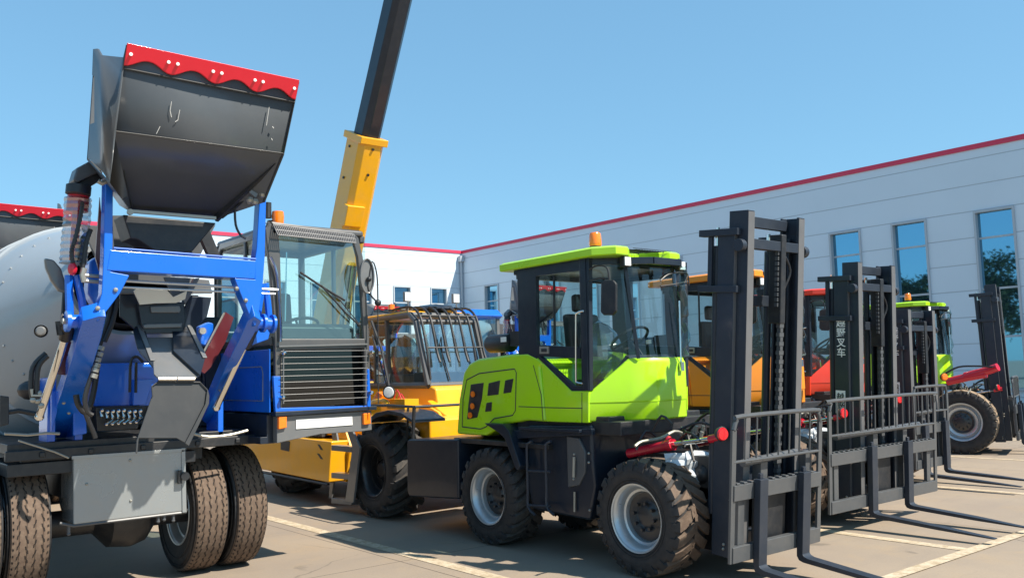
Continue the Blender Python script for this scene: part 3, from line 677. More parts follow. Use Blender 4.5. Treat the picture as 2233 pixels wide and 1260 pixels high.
    mb = MB(); mb.cyl((-4.45, 6.27, mh-.28), (-4.45, 6.36, mh-.28), .07)
    mb.box(-4.47, -4.35, 6.24, 6.31, h1-.72, mh-.16); (B(mb, 'centre_cylinder', blk, bevel=.01), mastp.extend(LAST))
    ch = MB()
    for yy_ in (6.33,):
        z = .75; i = 0
        while z < mh-.2:
            w_ = .018 if i % 2 else .03; ch.box(-4.43, -4.395, yy_-w_, yy_+w_, z, z+.034); z += .037; i += 1
    ch2 = MB(); z = mh-.75
    while z < mh-.25: ch2.box(-4.4, -4.37, 6.22, 6.25, z, z+.03); z += .042
    (B(ch, 'lift_chain', zinc if False else grey), mastp.extend(LAST)); (B(ch2, 'lift_chain', grey), mastp.extend(LAST))
    hs = MB(); hs.tube([(-4.38, 6.3, mh-.3), (-4.36, 6.38, mh-.45), (-4.38, 6.33, mh-.6), (-4.42, 6.3, mh-.8)], .01, 6, sm=4); (B(hs, 'hydraulic_hose', hose), mastp.extend(LAST))
    # carriage
    y0, y1 = bcy-bw/2, bcy+bw/2; x = -4.27
    mb = MB(); mb.box(x, x+.05, y0, y1, .71, .83)
    for i in range(int(bw/.09)): mb.box(x+.0, x+.05, y0+.03+i*.09, y0+.07+i*.09, .83, .845)
    mb.box(x, x+.05, y0, y1, .25, .37); mb.box(x-.02, x+.02, y0+.09, y0+.17, .37, .71); mb.box(x-.02, x+.02, y1-.17, y1-.09, .37, .71); pass
    mb.box(x-.1, x-.02, 5.93, 6.02, .3, 1.0); mb.box(x-.1, x-.02, 6.55, 6.64, .3, 1.0)
    (B(mb, 'carriage', carr, bevel=.005), mastp.extend(LAST))
    mb = MB(); mb.tube([(x-.03, y0+.2, .97), (x-.03, y1-.25, 1.0)], .03, 12); (B(mb, 'side_shift_cylinder', grey), mastp.extend(LAST))
    mb = MB(); mb.box(x-.06, x-.03, bcy-.2, bcy+.2, .3, .74); mastp.append(B(mb, 'carriage_shade_plate', blk, bevel=.005))  # black plate standing in for the shade inside the carriage openings
    # backrest: rounded frame and vertical bars
    mb = MB(); t_ = .016; c = .1; zt = 1.34
    mb.beam((x+.03, y0, .25), (x+.03, y0, zt-c), .05, .02); mb.beam((x+.03, y1, .25), (x+.03, y1, zt-c), .05, .02)
    mb.tube([(x+.03, y0, zt-c), (x+.03, y0+.03, zt-.03), (x+.03, y0+c, zt), (x+.03, y1-c, zt+.0), (x+.03, y1-.03, zt-.03), (x+.03, y1, zt-c)], .018, 8, sm=3)
    mb.tube([(x+.03, y0, 1.0), (x+.03, y1, 1.0)], .012, 8); nb = max(7, int(bw/.15))
    for i in range(1, nb+1): yb = y0+(y1-y0)*i/(nb+1); mb.tube([(x+.03, yb, 1.0), (x+.03, yb, zt)], .0075, 6)
    (B(mb, 'backrest', carr), mastp.extend(LAST))
    for yf in (bcy-gap/2, bcy+gap/2):
        fk = MB(); wv = .052; X0 = x+.055
        ringsf = [((X0+.0, .86), (X0+.055, .86)), ((X0+.0, .25), (X0+.055, .25)), ((X0+.002, .19), (X0+.055, .215)), ((X0+.022, .16), (X0+.068, .20)), ((X0+.06, .15), (X0+.10, .19)), ((X0+.7, .138), (X0+.7, .17)), ((X0+1.2, .135), (X0+1.2, .145))]
        vs = []
        for j, (a, b) in enumerate(ringsf):
            w_ = wv if j < 6 else wv*.6; vs += [(a[0], yf-w_, a[1]), (a[0], yf+w_, a[1]), (b[0], yf+w_, b[1]), (b[0], yf-w_, b[1])]
        fs = [(0, 1, 2, 3)]+[(j*4+k, j*4+(k+1) % 4, (j+1)*4+(k+1) % 4, (j+1)*4+k) for j in range(6) for k in range(4)]+[(27, 26, 25, 24)]
        fk.add(vs, fs); fk.box(X0+.005, X0+.03, yf-.02, yf+.02, .86, .9); (B(fk, 'fork', mast, bevel=.004), mastp.extend(LAST))
    # round tail lamp on the mast side
    tl = MB(); c = V((-4.52, 5.70, 1.17)); tl.lathe(c, (1, -.25, 0), [(0, 0), (0, .05), (.03, .06), (.045, .05)], 16); o = B(tl, 'mast_lamp', blk); mastp.append(o)
    tl = MB(); tl.lathe(c+V((.04, -.012, 0)), (1, -.25, 0), [(0, .052), (.014, .045), (.018, 0)], 16); B(tl, 'lamp_lens', redl, o)
    if letters:
        o = text_mesh('\n'.join(letters), .105, (-4.54, 5.756, 1.95), (1, 0, 0), (0, 0, 1), white, r, spacing=1.0); mastp.append(o)
        lb = MB(); lb.box(-4.61, -4.50, 5.7575, 5.759, 1.16, 1.4); o = lb.build('sticker', white, r); mastp.append(o)
        o2 = text_mesh('越\n野', .09, (-4.555, 5.756, 1.28), (1, 0, 0), (0, 0, 1), blk, r, 'sticker_print', spacing=1.0); o2.parent = o
    bpy.context.view_layer.update(); pv = V((-4.5, 6.2, .15))-ORG
    Mx = M4.Translation(pv) @ M4.Rotation(R_(lean), 4, 'Y') @ M4.Translation(-pv)
    for o in mastp: o.matrix_local = Mx @ o.matrix_local
    if sandy:
        tl = MB(); c = ony(2056, 822, 15.9)-V((dx, dy, 0)); tl.lathe(c, (1, -.6, 0), [(0, 0), (0, .06), (.04, .075), (.05, .07)], 16); o = B(tl, 'front_lamp', blk)
        tl = MB(); tl.lathe(c+V((.045, -.027, 0)), (1, -.6, 0), [(0, .065), (.015, .05), (.02, 0)], 16); B(tl, 'lamp_lens', amber, o)
    if sandy:
        for q in ([(2066, 832), (2110, 822), (2150, 815)], [(2105, 820), (2160, 806), (2176, 800)]):
            tl = MB(); tl.tube([ony(a_, b_, 16.2)-V((dx, dy, 0)) for a_, b_ in q], .07, 12); B(tl, 'steering_cylinder', cylred)
        tl = MB(); tl.tube([ony(a_, b_, 16.1)-V((dx, dy, 0)) for a_, b_ in ((2060, 815), (2090, 800), (2130, 798), (2165, 800))], .018, 6, sm=4); B(tl, 'hydraulic_hose', hose)
    if yaw:
        bpy.context.view_layer.update(); pv = V((-5.95, 6.18, 0))-ORG; Mz = M4.Translation(pv) @ M4.Rotation(R_(yaw), 4, 'Z') @ M4.Translation(-pv)
        for o in mastp+front: o.matrix_local = Mz @ o.matrix_local
    r.location = V((-6.2+dx, 6.2+dy, 0))
    return r
forklift(lime, 0, 0, 'nearest forklift, bright lime green with a tall black mast and black counterweight')
forklift(orange, -.6, 2.85, 'orange forklift just behind the front lime one, white characters down its black mast', lean=3, mh=2.75, bw=2.15, bcy=6.09, gap=.74, letters='越野叉车')
forklift(red, -1.65, 6.1, 'red forklift parked between the orange one and the far lime one', lean=1.5, bw=.95, mh=2.4, beacon=False, letters='越野叉车')
forklift(lime, -2.4, 10.6, 'far lime green forklift with a grey rimmed sandy front wheel, at the right edge', lean=-1.5, yaw=17, mh=3.02, sandy=True)
# ------------------------------------------------------------------ self loading concrete mixer
def mixer():
    r = root('concrete_mixer', (-8.5, 2.3, 0)); tag(r, 'nearest concrete mixer, blue with its dark red-toothed bucket raised high, cab at its side', 'concrete mixer', 'self loading concrete mixers')
    B = lambda mb, n, m, p=None, **k: mb.build(n, m, p or r, **k)
    # chassis
    mb = MB(); mb.box(-13.2, -7.95, 1.75, 2.9, .78, 1.16); mb.box(-13.0, -7.72, 1.32, 3.2, 1.17, 1.25); mb.box(-7.72, -7.66, 1.3, 3.3, 1.12, 1.2)
    for y in (1.55, 1.9, 2.3, 2.75, 3.1): mb.box(-7.66, -7.64, y-.02, y+.02, 1.14, 1.18)
    mb.box(-8.55, -7.7, 1.32, 2.75, 1.0, 1.1); mb.box(-8.4, -7.72, 1.42, 2.7, 1.102, 1.13)
    B(mb, 'chassis', blk, bevel=.008)
    mb = MB(); mb.tube([(-8.22, 1.2, .54), (-8.22, 3.4, .54)], .11, 16); mb.lathe((-8.22, 2.05, .54), (0, 1, 0), [(0, .11), (.12, .24), (.3, .26), (.42, .22), (.5, .11)], 20); B(mb, 'front_axle', blk)
    mb = MB(); mb.tube([(-12.2, 1.2, .54), (-12.2, 3.4, .54)], .11, 12); B(mb, 'rear_axle', blk)
    for x in (-8.22, -12.2):
        wheel(r, (x, 1.16, .54), 'truck', -1); wheel(r, (x, 1.49, .54), 'truck', -1, spin=.1); wheel(r, (x, 2.90, .54), 'truck', -1, spin=.2); wheel(r, (x, 3.26, .54), 'truck', 1)
    # steel tank
    mb = MB(); p = XS([(160, 996), (402, 979), (405, 1114), (160, 1144)], -7.65); mb.prism(p, (-.38, 0, 0)); tk = B(mb, 'water_tank', tankM, bevel=.012)
    mb = MB(); q = XS([(157, 994), (404, 977), (404, 984), (157, 1001)], -7.64); mb.prism(q, (-.03, 0, 0)); q = XS([(396, 977), (404, 977), (407, 1116), (398, 1117)], -7.64); mb.prism(q, (-.03, 0, 0)); B(mb, 'tank_rim', tankM, tk, bevel=.002)
    mb = MB(); c = onx(400, 1037, -7.63); mb.cyl(c, c+V((.05, 0, 0)), .035); mb.box(c.x, c.x+.03, c.y-.05, c.y-.02, c.z-.06, c.z+.05); B(mb, 'tank_cap', blk, tk)
    mb = MB()
    for q in ((284, 1003), (189, 1055), (285, 1091)): c = onx(*q, -7.648); mb.ball(c, .012, n=8)
    B(mb, 'tank_bolt', zinc, tk)
    mb = MB(); mb.tube(XS([(130, 1140), (160, 1146), (405, 1116), (408, 1108)], -7.66), .012, 6)
    for q in ((150, 1155), (345, 1128), (358, 1124), (378, 1126)): c = onx(*q, -7.68); mb.tube([c+V((0, 0, .04)), c-V((0, 0, .02))], .014, 6); mb.ball(c-V((0, 0, .03)), .016, n=8)
    B(mb, 'tank_bracket', grey)
    mb = MB(); mb.tube(XS([(10, 945), (60, 948), (100, 944), (130, 945)], -7.6), .012, 6); mb.tube(XS([(40, 960), (120, 985), (150, 998)], -7.6), .008, 6); mb.tube(XS([(420, 945), (455, 952), (500, 948), (540, 938)], -7.5), .012, 6, sm=3); B(mb, 'brake_pipe', zinc)
    # drum
    dr = MB(); o = V((-7.95, 2.22, 2.52)); a = V((-.965, .03, -.24)).normalized()
    prof = [(.02, .40), (0, .44), (.05, .46), (.3, .56), (.8, .84), (1.2, 1.03), (1.6, 1.14), (2.3, 1.18), (2.9, 1.12), (3.6, .86), (4.1, .5), (4.12, 0)]
    dr.lathe(o, a, prof, 64); D = B(dr, 'drum', drumM, smooth=25)
    for h, rr_, m_, w_ in ((1.2, 1.035, drumM, .012), (1.62, 1.148, drumM, .012), (2.32, 1.185, drumM, .014)):
        x = MB(); x.lathe(o, a, [(h-.03, rr_-.02), (h-.02, rr_+w_*.4), (h+.02, rr_+w_), (h+.04, rr_-.01)], 64); B(x, 'drum_seam', m_, D, smooth=20)
    x = MB(); x.lathe(o, a, [(2.36, 1.183), (2.38, 1.20), (2.47, 1.20), (2.49, 1.178)], 64); B(x, 'drum_stripe', red, D)
    x = MB()
    u = a.cross(V((0, 0, 1))).normalized(); w = a.cross(u)
    for k in range(36): t = 2*pi*k/36; x.ball(o+a*.82+(u*cos(t)+w*sin(t))*.852, .012, n=6)
    B(x, 'drum_bolt', drumM, D)
    x = MB(); x.lathe(o, a, [(-.05, .36), (.1, .38), (.9, .5)], 32); B(x, 'drum_mouth', blk, D)
    # loading hopper above the drum mouth (seen between the arms)
    x = MB(); x.prism([(-7.9, 1.85, 3.0), (-7.9, 2.75, 3.0), (-7.9, 2.55, 2.55), (-7.9, 2.05, 2.55)], (.05, 0, 0)); x.prism(XS([(245, 470), (275, 470), (330, 545), (300, 580), (250, 560)], -7.5), (-.02, 0, 0)); x.prism(XS([(440, 500), (470, 490), (435, 560), (390, 560)], -7.5), (-.02, 0, 0)); B(x, 'loading_hopper', grey)
    x = MB(); x.prism(XS([(430, 498), (452, 490), (492, 585), (470, 590)], -7.3), (-.06, 0, 0)); B(x, 'hopper_strut', blk)
    x = MB(); x.box(-7.75, -7.6, 2.18, 2.36, 2.70, 2.80); x.box(-7.74, -7.61, 2.08, 2.46, 2.64, 2.70); B(x, 'hopper_gate', cylred, bevel=.02)
    x = MB(); x.beam(onx(245, 546, -7.1), onx(288, 546, -7.1), .02, .02); x.beam(onx(285, 545, -7.2), onx(312, 518, -7.2), .01, .01); x.beam(onx(378, 522, -7.2), onx(412, 556, -7.2), .012, .012); B(x, 'hopper_edge', zinc)
    # lifting arms: upright upper flange, lower leg running back under it
    XU = -6.55; NL = (.82, 0, -1.4); PL = (-6.58, 0, 2.12)
    up = {'l': [(230, 390), (238, 386), (247, 390), (246, 545), (242, 592), (283, 600), (262, 640), (238, 672), (214, 702), (206, 690), (222, 640), (226, 560)],
          'r': [(566, 437), (573, 431), (581, 436), (578, 560), (572, 640), (562, 700), (556, 712), (545, 690), (522, 634), (511, 606), (556, 609), (556, 567), (560, 540)]}
    lo = {'l': [(216, 690), (232, 690), (222, 735), (205, 790), (186, 850), (168, 910), (152, 955), (100, 955), (118, 900), (132, 862), (158, 780), (180, 700)],
          'r': [(556, 690), (571, 700), (545, 745), (515, 800), (495, 850), (466, 915), (452, 925), (442, 918), (462, 870), (492, 800), (524, 735), (540, 700)]}
    cen = {'l': 1.72, 'r': 2.88}
    for s in 'lr':
        x = MB(); x.prism(XS(up[s], XU), (-.10, 0, 0)); x.prism(PS(lo[s], PL, NL), V((-.5, 0, .86))*.12)
        # side web joining flange and leg
        yy = cen[s]; sg = 1 if s == 'l' else -1
        A = B(x, 'lift_arm', blue, bevel=.008)
        x = MB()
        for q in ([(252, 632), (213, 672)] if s == 'l' else [(516, 629), (536, 655)]): c = onx(*q, XU+.004); x.ball(c, .018, n=8)
        for q in ([(139, 878), (150, 900)] if s == 'l' else [(480, 850), (470, 880)]): c = onp(*q, PL, NL); x.ball(c, .014, n=8)
        B(x, 'arm_bolt', zinc, A)
    x = MB(); x.prism(XS([(240, 544), (560, 568), (557, 609), (232, 590)], XU+.004), (-.13, 0, 0)); B(x, 'arm_crossbar', blue, bevel=.01)
    x = MB(); x.tube(XS([(248, 541), (400, 553), (558, 565)], XU+.0), .008, 6); B(x, 'weld_edge', blue)
    # lower brackets on the platform
    x = MB(); x.box(-8.05, -7.75, 1.60, 1.66, 1.2, 1.75); x.box(-8.05, -7.75, 1.80, 1.86, 1.2, 1.7); x.box(-8.0, -7.72, 2.62, 2.68, 1.2, 1.55); x.box(-8.0, -7.72, 2.95, 3.0, 1.2, 1.55)
    x.prism(XS([(160, 820), (185, 825), (190, 945), (160, 950)], -7.7), (-.03, 0, 0)); x.prism(XS([(112, 852), (130, 855), (125, 900), (112, 945)], -7.62), (-.03, 0, 0)); B(x, 'arm_bracket', blue, bevel=.008)
    # knuckles with pins
    for (a_, b_), y_ in ((((143, 700), (213, 702)), 0), (((553, 703), (592, 706)), 0)):
        A_ = onx(*a_, -6.75); B_ = onx(*b_, -6.75); x = MB(); x.tube([A_, B_], .048, 16)
        L_ = B_-A_
        for t in (0, .45, .98): x.tube([A_+L_*t, A_+L_*(t+.06)+V((0, .012, 0))], .075, 16)
        kn = B(x, 'knuckle', blue)
        x = MB(); x.tube([A_-L_.normalized()*.02, B_+L_.normalized()*.02], .022, 10); B(x, 'pin', zinc, kn)
    x = MB(); x.prism(XS([(150, 716), (212, 718), (206, 745), (185, 752), (160, 740)], -6.95), (-.1, 0, 0)); x.prism(XS([(538, 716), (592, 712), (586, 740), (530, 760), (512, 762)], -6.95), (-.1, 0, 0)); B(x, 'knuckle_bracket', blue, bevel=.01)
    # links rising from the knuckles
    for q in ([(153, 700), (151, 650), (150, 600)], [(184, 700), (178, 650), (166, 600)], [(561, 700), (566, 660), (574, 620)], [(588, 706), (584, 660), (578, 618)]):
        x = MB(); x.tube(XS(q, -6.8), .028, 8, sm=3); B(x, 'lift_link', blue)
    x = MB(); x.prism(XS([(196, 570), (210, 560), (226, 560), (224, 640), (215, 680), (192, 640)], -7.0), (-.15, 0, 0)); B(x, 'side_plate', blue, bevel=.02)
    # cylinders: polished rods and blue barrels
    for a_, b_, bb in (((86, 908), (143, 735), (150, 690)), ((472, 888), (535, 752), (552, 712))):
        x = MB(); A_ = onx(*a_, -7.45); B_ = onx(*b_, -7.0); C_ = onx(*bb, -6.8); x.tube([A_, B_], .028, 12); x.ball(A_, .035, n=10); B(x, 'cylinder_rod', chrome)
        x = MB(); x.tube([B_, C_], .05, 12); B(x, 'lift_cylinder', hose)
    x = MB(); x.tube(XS([(268, 612), (606, 632)], -6.64), .011, 8); x.tube(XS([(262, 626), (600, 641)], -6.64), .008, 8); B(x, 'steel_pipe', rimM)
    x = MB(); x.tube(XS([(182, 600), (205, 602), (230, 604)], -6.7), .014, 8); x.tube(XS([(180, 612), (205, 614), (230, 615)], -6.7), .014, 8); x.tube(XS([(184, 585), (180, 600), (184, 615)], -6.7), .02, 8); B(x, 'pipe_fitting', zinc)
    # dark red struts
    x = MB(); x.prism(XS([(142, 738), (167, 752), (160, 790), (146, 818), (125, 815), (135, 770)], -7.25), (-.04, 0, 0)); B(x, 'strut_plate', dred)
    x = MB(); x.prism(XS([(492, 680), (510, 692), (492, 745), (460, 800), (446, 814), (437, 808), (440, 785)], -7.25), (-.05, 0, 0)); B(x, 'strut_plate', dred)
    x = MB(); x.tube(XS([(489, 682), (440, 775)], -7.23), .009, 6); B(x, 'strut_edge', zinc)
    x = MB(); x.prism(XS([(434, 712), (455, 702), (466, 705), (466, 725), (452, 755), (438, 750)], -7.3), (-.08, 0, 0)); c = onx(437, 722, -7.29); x.cyl(c, c+V((.03, 0, 0)), .03); B(x, 'swing_motor', blue, bevel=.01)
    x = MB(); x.cyl(c+V((.03, 0, 0)), c+V((.06, 0, 0)), .028); B(x, 'motor_cap', zinc)
    # upper chute and discharge channel
    PC = (-7.32, 0, 2.18); NC = (.45, 0, .6)
    x = MB(); x.prism(XS([(262, 641), (298, 641), (306, 690), (320, 720), (300, 722), (262, 690)], -7.2), (-.03, 0, 0)); x.prism(XS([(300, 660), (402, 658), (405, 700), (398, 726), (312, 728)], -7.15), (-.12, 0, 0))
    x.prism(XS([(413, 645), (462, 648), (452, 690), (430, 712), (400, 720), (400, 680)], -7.2), (-.03, 0, 0)); B(x, 'discharge_hopper', navy, bevel=.006)
    x = MB(); x.prism(XS([(264, 625), (288, 626), (300, 641), (262, 641)], -7.18), (-.05, 0, 0)); x.prism(XS([(424, 607), (436, 606), (414, 648), (404, 664), (400, 655)], -7.16), (-.05, 0, 0)); x.prism(XS([(428, 608), (456, 610), (464, 640), (416, 640)], -7.22), (-.03, 0, 0)); x.prism(XS([(358, 604), (424, 606), (410, 640), (378, 652)], -7.3), (-.03, 0, 0))
    B(x, 'hopper_rim', greyL, bevel=.004)
    x = MB(); x.prism(XS([(328, 668), (392, 666), (395, 676), (392, 682), (330, 682)], -7.13), (-.05, 0, 0)); x.prism(XS([(312, 708), (322, 706), (398, 704), (397, 714), (314, 716)], -7.12), (-.03, 0, 0)); B(x, 'chute_step', greyL, bevel=.008)
    x = MB(); q = XS([(292, 634), (300, 628), (360, 628), (378, 648), (408, 634), (404, 652), (385, 660), (340, 661), (306, 664)], -7.0); x.prism(q, (-.02, 0, 0)); B(x, 'hopper_lining', cream)
    x = MB(); x.prism(PS([(320, 735), (378, 735), (380, 762), (437, 815), (430, 822), (345, 824), (336, 815), (334, 785), (322, 760)], PC, NC), V(NC).normalized()*-.012); B(x, 'discharge_chute', greyL, bevel=.003)
    x = MB(); x.prism(PS([(376, 716), (410, 704), (448, 778), (437, 818), (378, 764)], V(PC)+V((.05, 0, 0)), NC), V(NC).normalized()*-.012); x.prism(PS([(300, 704), (312, 704), (336, 782), (334, 800), (300, 760), (290, 720)], V(PC)+V((.05, 0, 0)), NC), V(NC).normalized()*-.012); B(x, 'chute_side', navy, bevel=.003)
    x = MB(); x.beam(*PS([(302, 704), (333, 786)], V(PC)+V((.06, 0, 0)), NC), .035, .012); x.beam(*PS([(410, 704), (447, 780)], V(PC)+V((.06, 0, 0)), NC), .035, .012); B(x, 'chute_rail', greyL, bevel=.003)
    hx = onp(390, 826, PC, NC).x
    x = MB(); q = XS([(345, 826), (384, 826)], hx+.01)+XS([(387, 826), (424, 826)], hx+.01); x.tube(q[:2], .016, 8); x.tube(q[2:], .016, 8); B(x, 'hinge', chrome)
    x = MB(); x.prism(PS([(333, 862), (331, 842), (345, 832), (436, 833), (452, 850), (453, 862), (448, 880), (405, 966), (385, 955), (303, 955), (300, 988), (296, 988), (298, 960), (330, 868)], (hx, 0, 1.6), (1, 0, .12)), (-.012, 0, 0)); fl = B(x, 'chute_flap', flapM, bevel=.004)
    x = MB(); x.prism(PS([(452, 850), (457, 862), (456, 880), (412, 972), (404, 966), (448, 880)], (hx+.02, 0, 1.6), (1, 0, .12)), (-.03, 0, 0)); x.tube(PS([(333, 864), (331, 842), (345, 832), (436, 833), (452, 850), (455, 862)], (hx+.01, 0, 1.6), (1, 0, .12)), .006, 6); B(x, 'flap_edge', flapM, fl, bevel=.003)
    x = MB(); x.box(-9.7, -8.45, 2.72, 3.255, 1.26, 2.3); x.box(-9.4, -8.9, 2.8, 3.2, 2.3, 2.55); x.tube([(-8.44, 2.85, 1.4), (-8.42, 2.85, 2.2)], .03, 8); x.tube([(-8.44, 3.1, 1.4), (-8.42, 3.05, 2.2)], .02, 8); B(x, 'engine_housing', navy, bevel=.02)
    # blue housing and valve bank under the chute
    x = MB(); x.prism(XS([(208, 792), (345, 790), (345, 884), (205, 886)], -7.78), (-.5, 0, 0)); B(x, 'hydraulic_housing', blue, bevel=.01)
    x = MB(); x.prism(XS([(292, 828), (335, 826), (318, 882), (290, 884)], -7.72), (-.05, 0, 0)); B(x, 'housing_bracket', blue, bevel=.006)
    x = MB(); x.prism(XS([(208, 888), (312, 886), (300, 935), (212, 940)], -7.7), (-.2, 0, 0)); vb = B(x, 'valve_block', blk, bevel=.008)
    x = MB()
    for i in range(8): c = onx(220+i*12, 897+((i*7) % 4), -7.68); x.tube([c, c+V((.03, 0, -.045))], .013, 8); x.ball(c+V((.03, 0, .01)), .016, n=8)
    for i in range(6): a_ = onx(232+i*13, 925-i, -7.62); b_ = onx(250+i*12, 912-i*.5, -7.68); x.tube([a_, b_], .010, 6); x.ball(a_, .013, n=8)
    B(x, 'valve_fitting', chrome, vb)
    x = MB(); x.tube(XS([(284, 800), (288, 782), (300, 778), (312, 790)], -7.55), .012, 6, sm=3); x.tube(XS([(284, 800), (283, 855)], -7.6), .012, 6); x.tube(XS([(297, 790), (296, 856)], -7.6), .012, 6); x.tube(XS([(243, 640), (238, 690), (215, 760), (206, 800), (186, 862), (190, 895), (202, 905)], -7.1), .018, 8, sm=4); x.tube(XS([(256, 650), (246, 700), (228, 745)], -7.08), .018, 8, sm=4)
    x.tube(XS([(212, 800), (205, 850), (196, 885), (184, 898), (170, 880), (166, 860)], -7.3), .022, 8, sm=4); x.tube(XS([(186, 898), (192, 915), (205, 945), (208, 955)], -7.3), .018, 8, sm=3)
    x.tube(XS([(100, 770), (72, 800), (68, 850), (72, 872)], -7.1), .018, 8, sm=4); x.tube(XS([(104, 776), (84, 800), (80, 850), (82, 870)], -7.08), .018, 8, sm=4)
    x.tube(XS([(190, 520), (178, 545), (180, 590)], -6.8), .016, 8, sm=3); x.tube(XS([(196, 508), (180, 520), (166, 570)], -6.82), .016, 8, sm=3)
    x.tube(XS([(512, 455), (514, 490), (524, 512), (536, 520)], -6.6), .010, 6, sm=3)
    B(x, 'hydraulic_hose', hose)
    x = MB()
    for q in ((222, 755), (219, 768), (215, 780), (213, 792), (210, 802), (207, 815)): c = onx(*q, -7.09); x.tube([c, c+V((.0, -.01, -.03))], .026, 8)
    for q in ((72, 872), (82, 874), (90, 884), (85, 857)): x.ball(onx(*q, -7.08), .022, n=8)
    x.tube(XS([(69, 848), (70, 862), (92, 862)], -7.07), .012, 6); B(x, 'hose_fitting', zinc)
    # aggregate delivery hose in a clear sleeve with its elbow box
    x = MB(); x.prism(XS([(160, 392), (168, 366), (212, 342), (221, 350), (224, 372), (190, 388), (168, 400)], -6.75), (-.16, 0, 0)); B(x, 'elbow_box', grey, bevel=.012)
    x = MB(); x.prism(XS([(168, 400), (190, 388), (224, 372), (222, 392), (200, 405), (196, 412), (166, 412)], -6.78), (-.12, 0, 0)); x.tube(XS([(172, 405), (170, 425)], -6.8), .085, 16); B(x, 'hose_clamp', blk, bevel=.006)
    x = MB(); x.tube(XS([(172, 425), (171, 436), (168, 460)], -6.85), .075, 16); x.tube(XS([(168, 455), (164, 510), (160, 568)], -6.85), .03, 8, sm=5); x.ball(onx(158, 586, -6.75), .04, (1, .8, 1.2)); B(x, 'delivery_hose', cylred)
    x = MB(); x.tube(XS([(170, 432), (168, 480), (163, 530), (160, 575)], -6.86), .088, 14, rf=lambda i: 1+.08*(i % 2), sm=7); B(x, 'hose_sleeve', plast, smooth=15)
    x = MB(); x.tube(XS([(180, 440), (176, 470), (164, 520), (156, 550), (160, 580)], -6.74), .012, 6, rf=lambda i: 1+.35*(i % 2), sm=9); x.tube(XS([(198, 500), (188, 530), (180, 590)], -6.72), .014, 6, rf=lambda i: 1+.25*(i % 2), sm=9); B(x, 'armoured_hose', hose)
    # left mirror and lamp cluster
    x = MB(); q = XS([(97, 562), (118, 566), (134, 585), (142, 610), (146, 640), (128, 634), (112, 612), (100, 585)], -6.9); x.prism(q, (-.05, 0, 0)); mm = B(x, 'side_mirror', greyL, bevel=.015)
    x = MB(); x.tube(XS([(142, 620), (138, 680), (132, 730)], -6.92), .014, 6); x.tube(XS([(130, 700), (134, 730)], -6.92), .03, 8); B(x, 'mirror_arm', blk, mm)
    x = MB(); c = onx(90, 722, -6.95); x.lathe(c, (1, -.4, 0), [(-.08, 0), (-.08, .03), (0, .045), (.02, .044)], 16); lc = B(x, 'side_lamp', blk)
    x = MB(); x.lathe(c, (1, -.4, 0), [(.02, .035), (.03, .025), (.032, 0)], 16); B(x, 'lamp_lens', greyL, lc)
    x = MB(); x.prism(XS([(0, 862), (20, 864), (20, 925), (0, 930)], -7.5), (-.1, 0, 0)); x.tube(XS([(-20, 905), (40, 895), (95, 905)], -7.6), .02, 8); x.ball(onx(72, 850, -8.2), .12, (1, 1, .7)); B(x, 'control_box', blk, bevel=.01)
    # ---------------- bucket
    def q3(px, y): return ony(*px, y)
    TL, TR = q3((275, 100), 1.62), q3((650, 180), 2.82); FL, FR = q3((250, 285), 1.62), q3((612, 338), 2.82); FR.x = FL.x = -6.1
    LL, LR = onx(288, 462, -6.72), onx(474, 474, -6.72); SR = q3((575, 440), 2.82); S1 = q3((240, 398), 1.62)
    side = YS([(275, 100), (271, 126), (222, 121), (214, 107), (205, 108), (203, 165), (208, 167), (208, 268), (198, 272), (194, 345), (224, 372), (240, 398), (251, 285)], 1.62)
    x = MB(); x.sheet([TL, TR, FR, FL]); x.sheet(side); x.sheet([V((p.x, 2.82, p.z)) for p in side[:10]]+[SR, FR])
    x.sheet([V((-6.62, 1.62, 4.0)), V((-6.62, 2.82, 4.0)), V((-6.75, 2.82, 3.3)), V((-6.75, 1.62, 3.3))])
    x.sheet([FL, FR, LR, LL]); x.sheet([FL, LL, S1]); x.sheet([FR, LR, SR]); x.sheet([S1, LL, LL+V((-.3, 0, .1)), V((-6.75, 1.62, 3.3))]); x.sheet([SR, LR, LR+V((-.3, 0, .1)), V((-6.75, 2.82, 3.3))])
    bu = B(x, 'bucket', bucketM, solid=.014, smooth=1)
    x = MB(); n_ = (TR-TL).normalized(); dn = (FL-TL).normalized(); off = V((.012, 0, 0))
    for a_, b_, t in ((TL+dn*.15, TR+dn*.15, .006), (FL, FR, .005), (TL, FL, .005), (TR, FR, .005)): x.tube([a_+off, b_+off], t, 6)
    x.tube([q3((253, 290), 1.66)+off, onx(272, 380, -6.4), onx(290, 455, -6.68)], .006, 5); x.tube([FR, SR], .012, 6); B(x, 'bucket_edge', flapM, bu)
    x = MB()
    for a_, b_ in (((374, 222), (371, 242)), ((371, 242), (374, 256)), ((392, 240), (388, 262)), ((388, 262), (382, 266)), ((349, 276), (341, 292)), ((587, 234), (583, 260)), ((583, 260), (581, 274)), ((594, 276), (597, 280)), ((592, 302), (594, 306))):
        p_, q_ = [PS([k_], FL+V((.011, 0, 0)), (TR-TL).cross(FL-TL))[0] for k_ in (a_, b_)]; x.beam(p_, q_, .0035, .002, (1, 0, 0))
    B(x, 'scuff_mark', white, bu)
    # scalloped red cutting edge
    x = MB(); H = dn; prof = []; N = 48
    for i in range(N+1):
        t = i/N; ph = (t*4) % 1; d = .078+.055*(abs(cos(pi*ph))**2.2); prof.append(TL+n_*(TR-TL).length*t+H*d)
    x.prism([p+V((.008, 0, 0)) for p in [TL-H*.012, TR-H*.012]+prof[::-1]], (.014, 0, 0)); ce = B(x, 'cutting_edge', red if False else MATS['red_tooth'], bu, bevel=.004)
    x = MB()
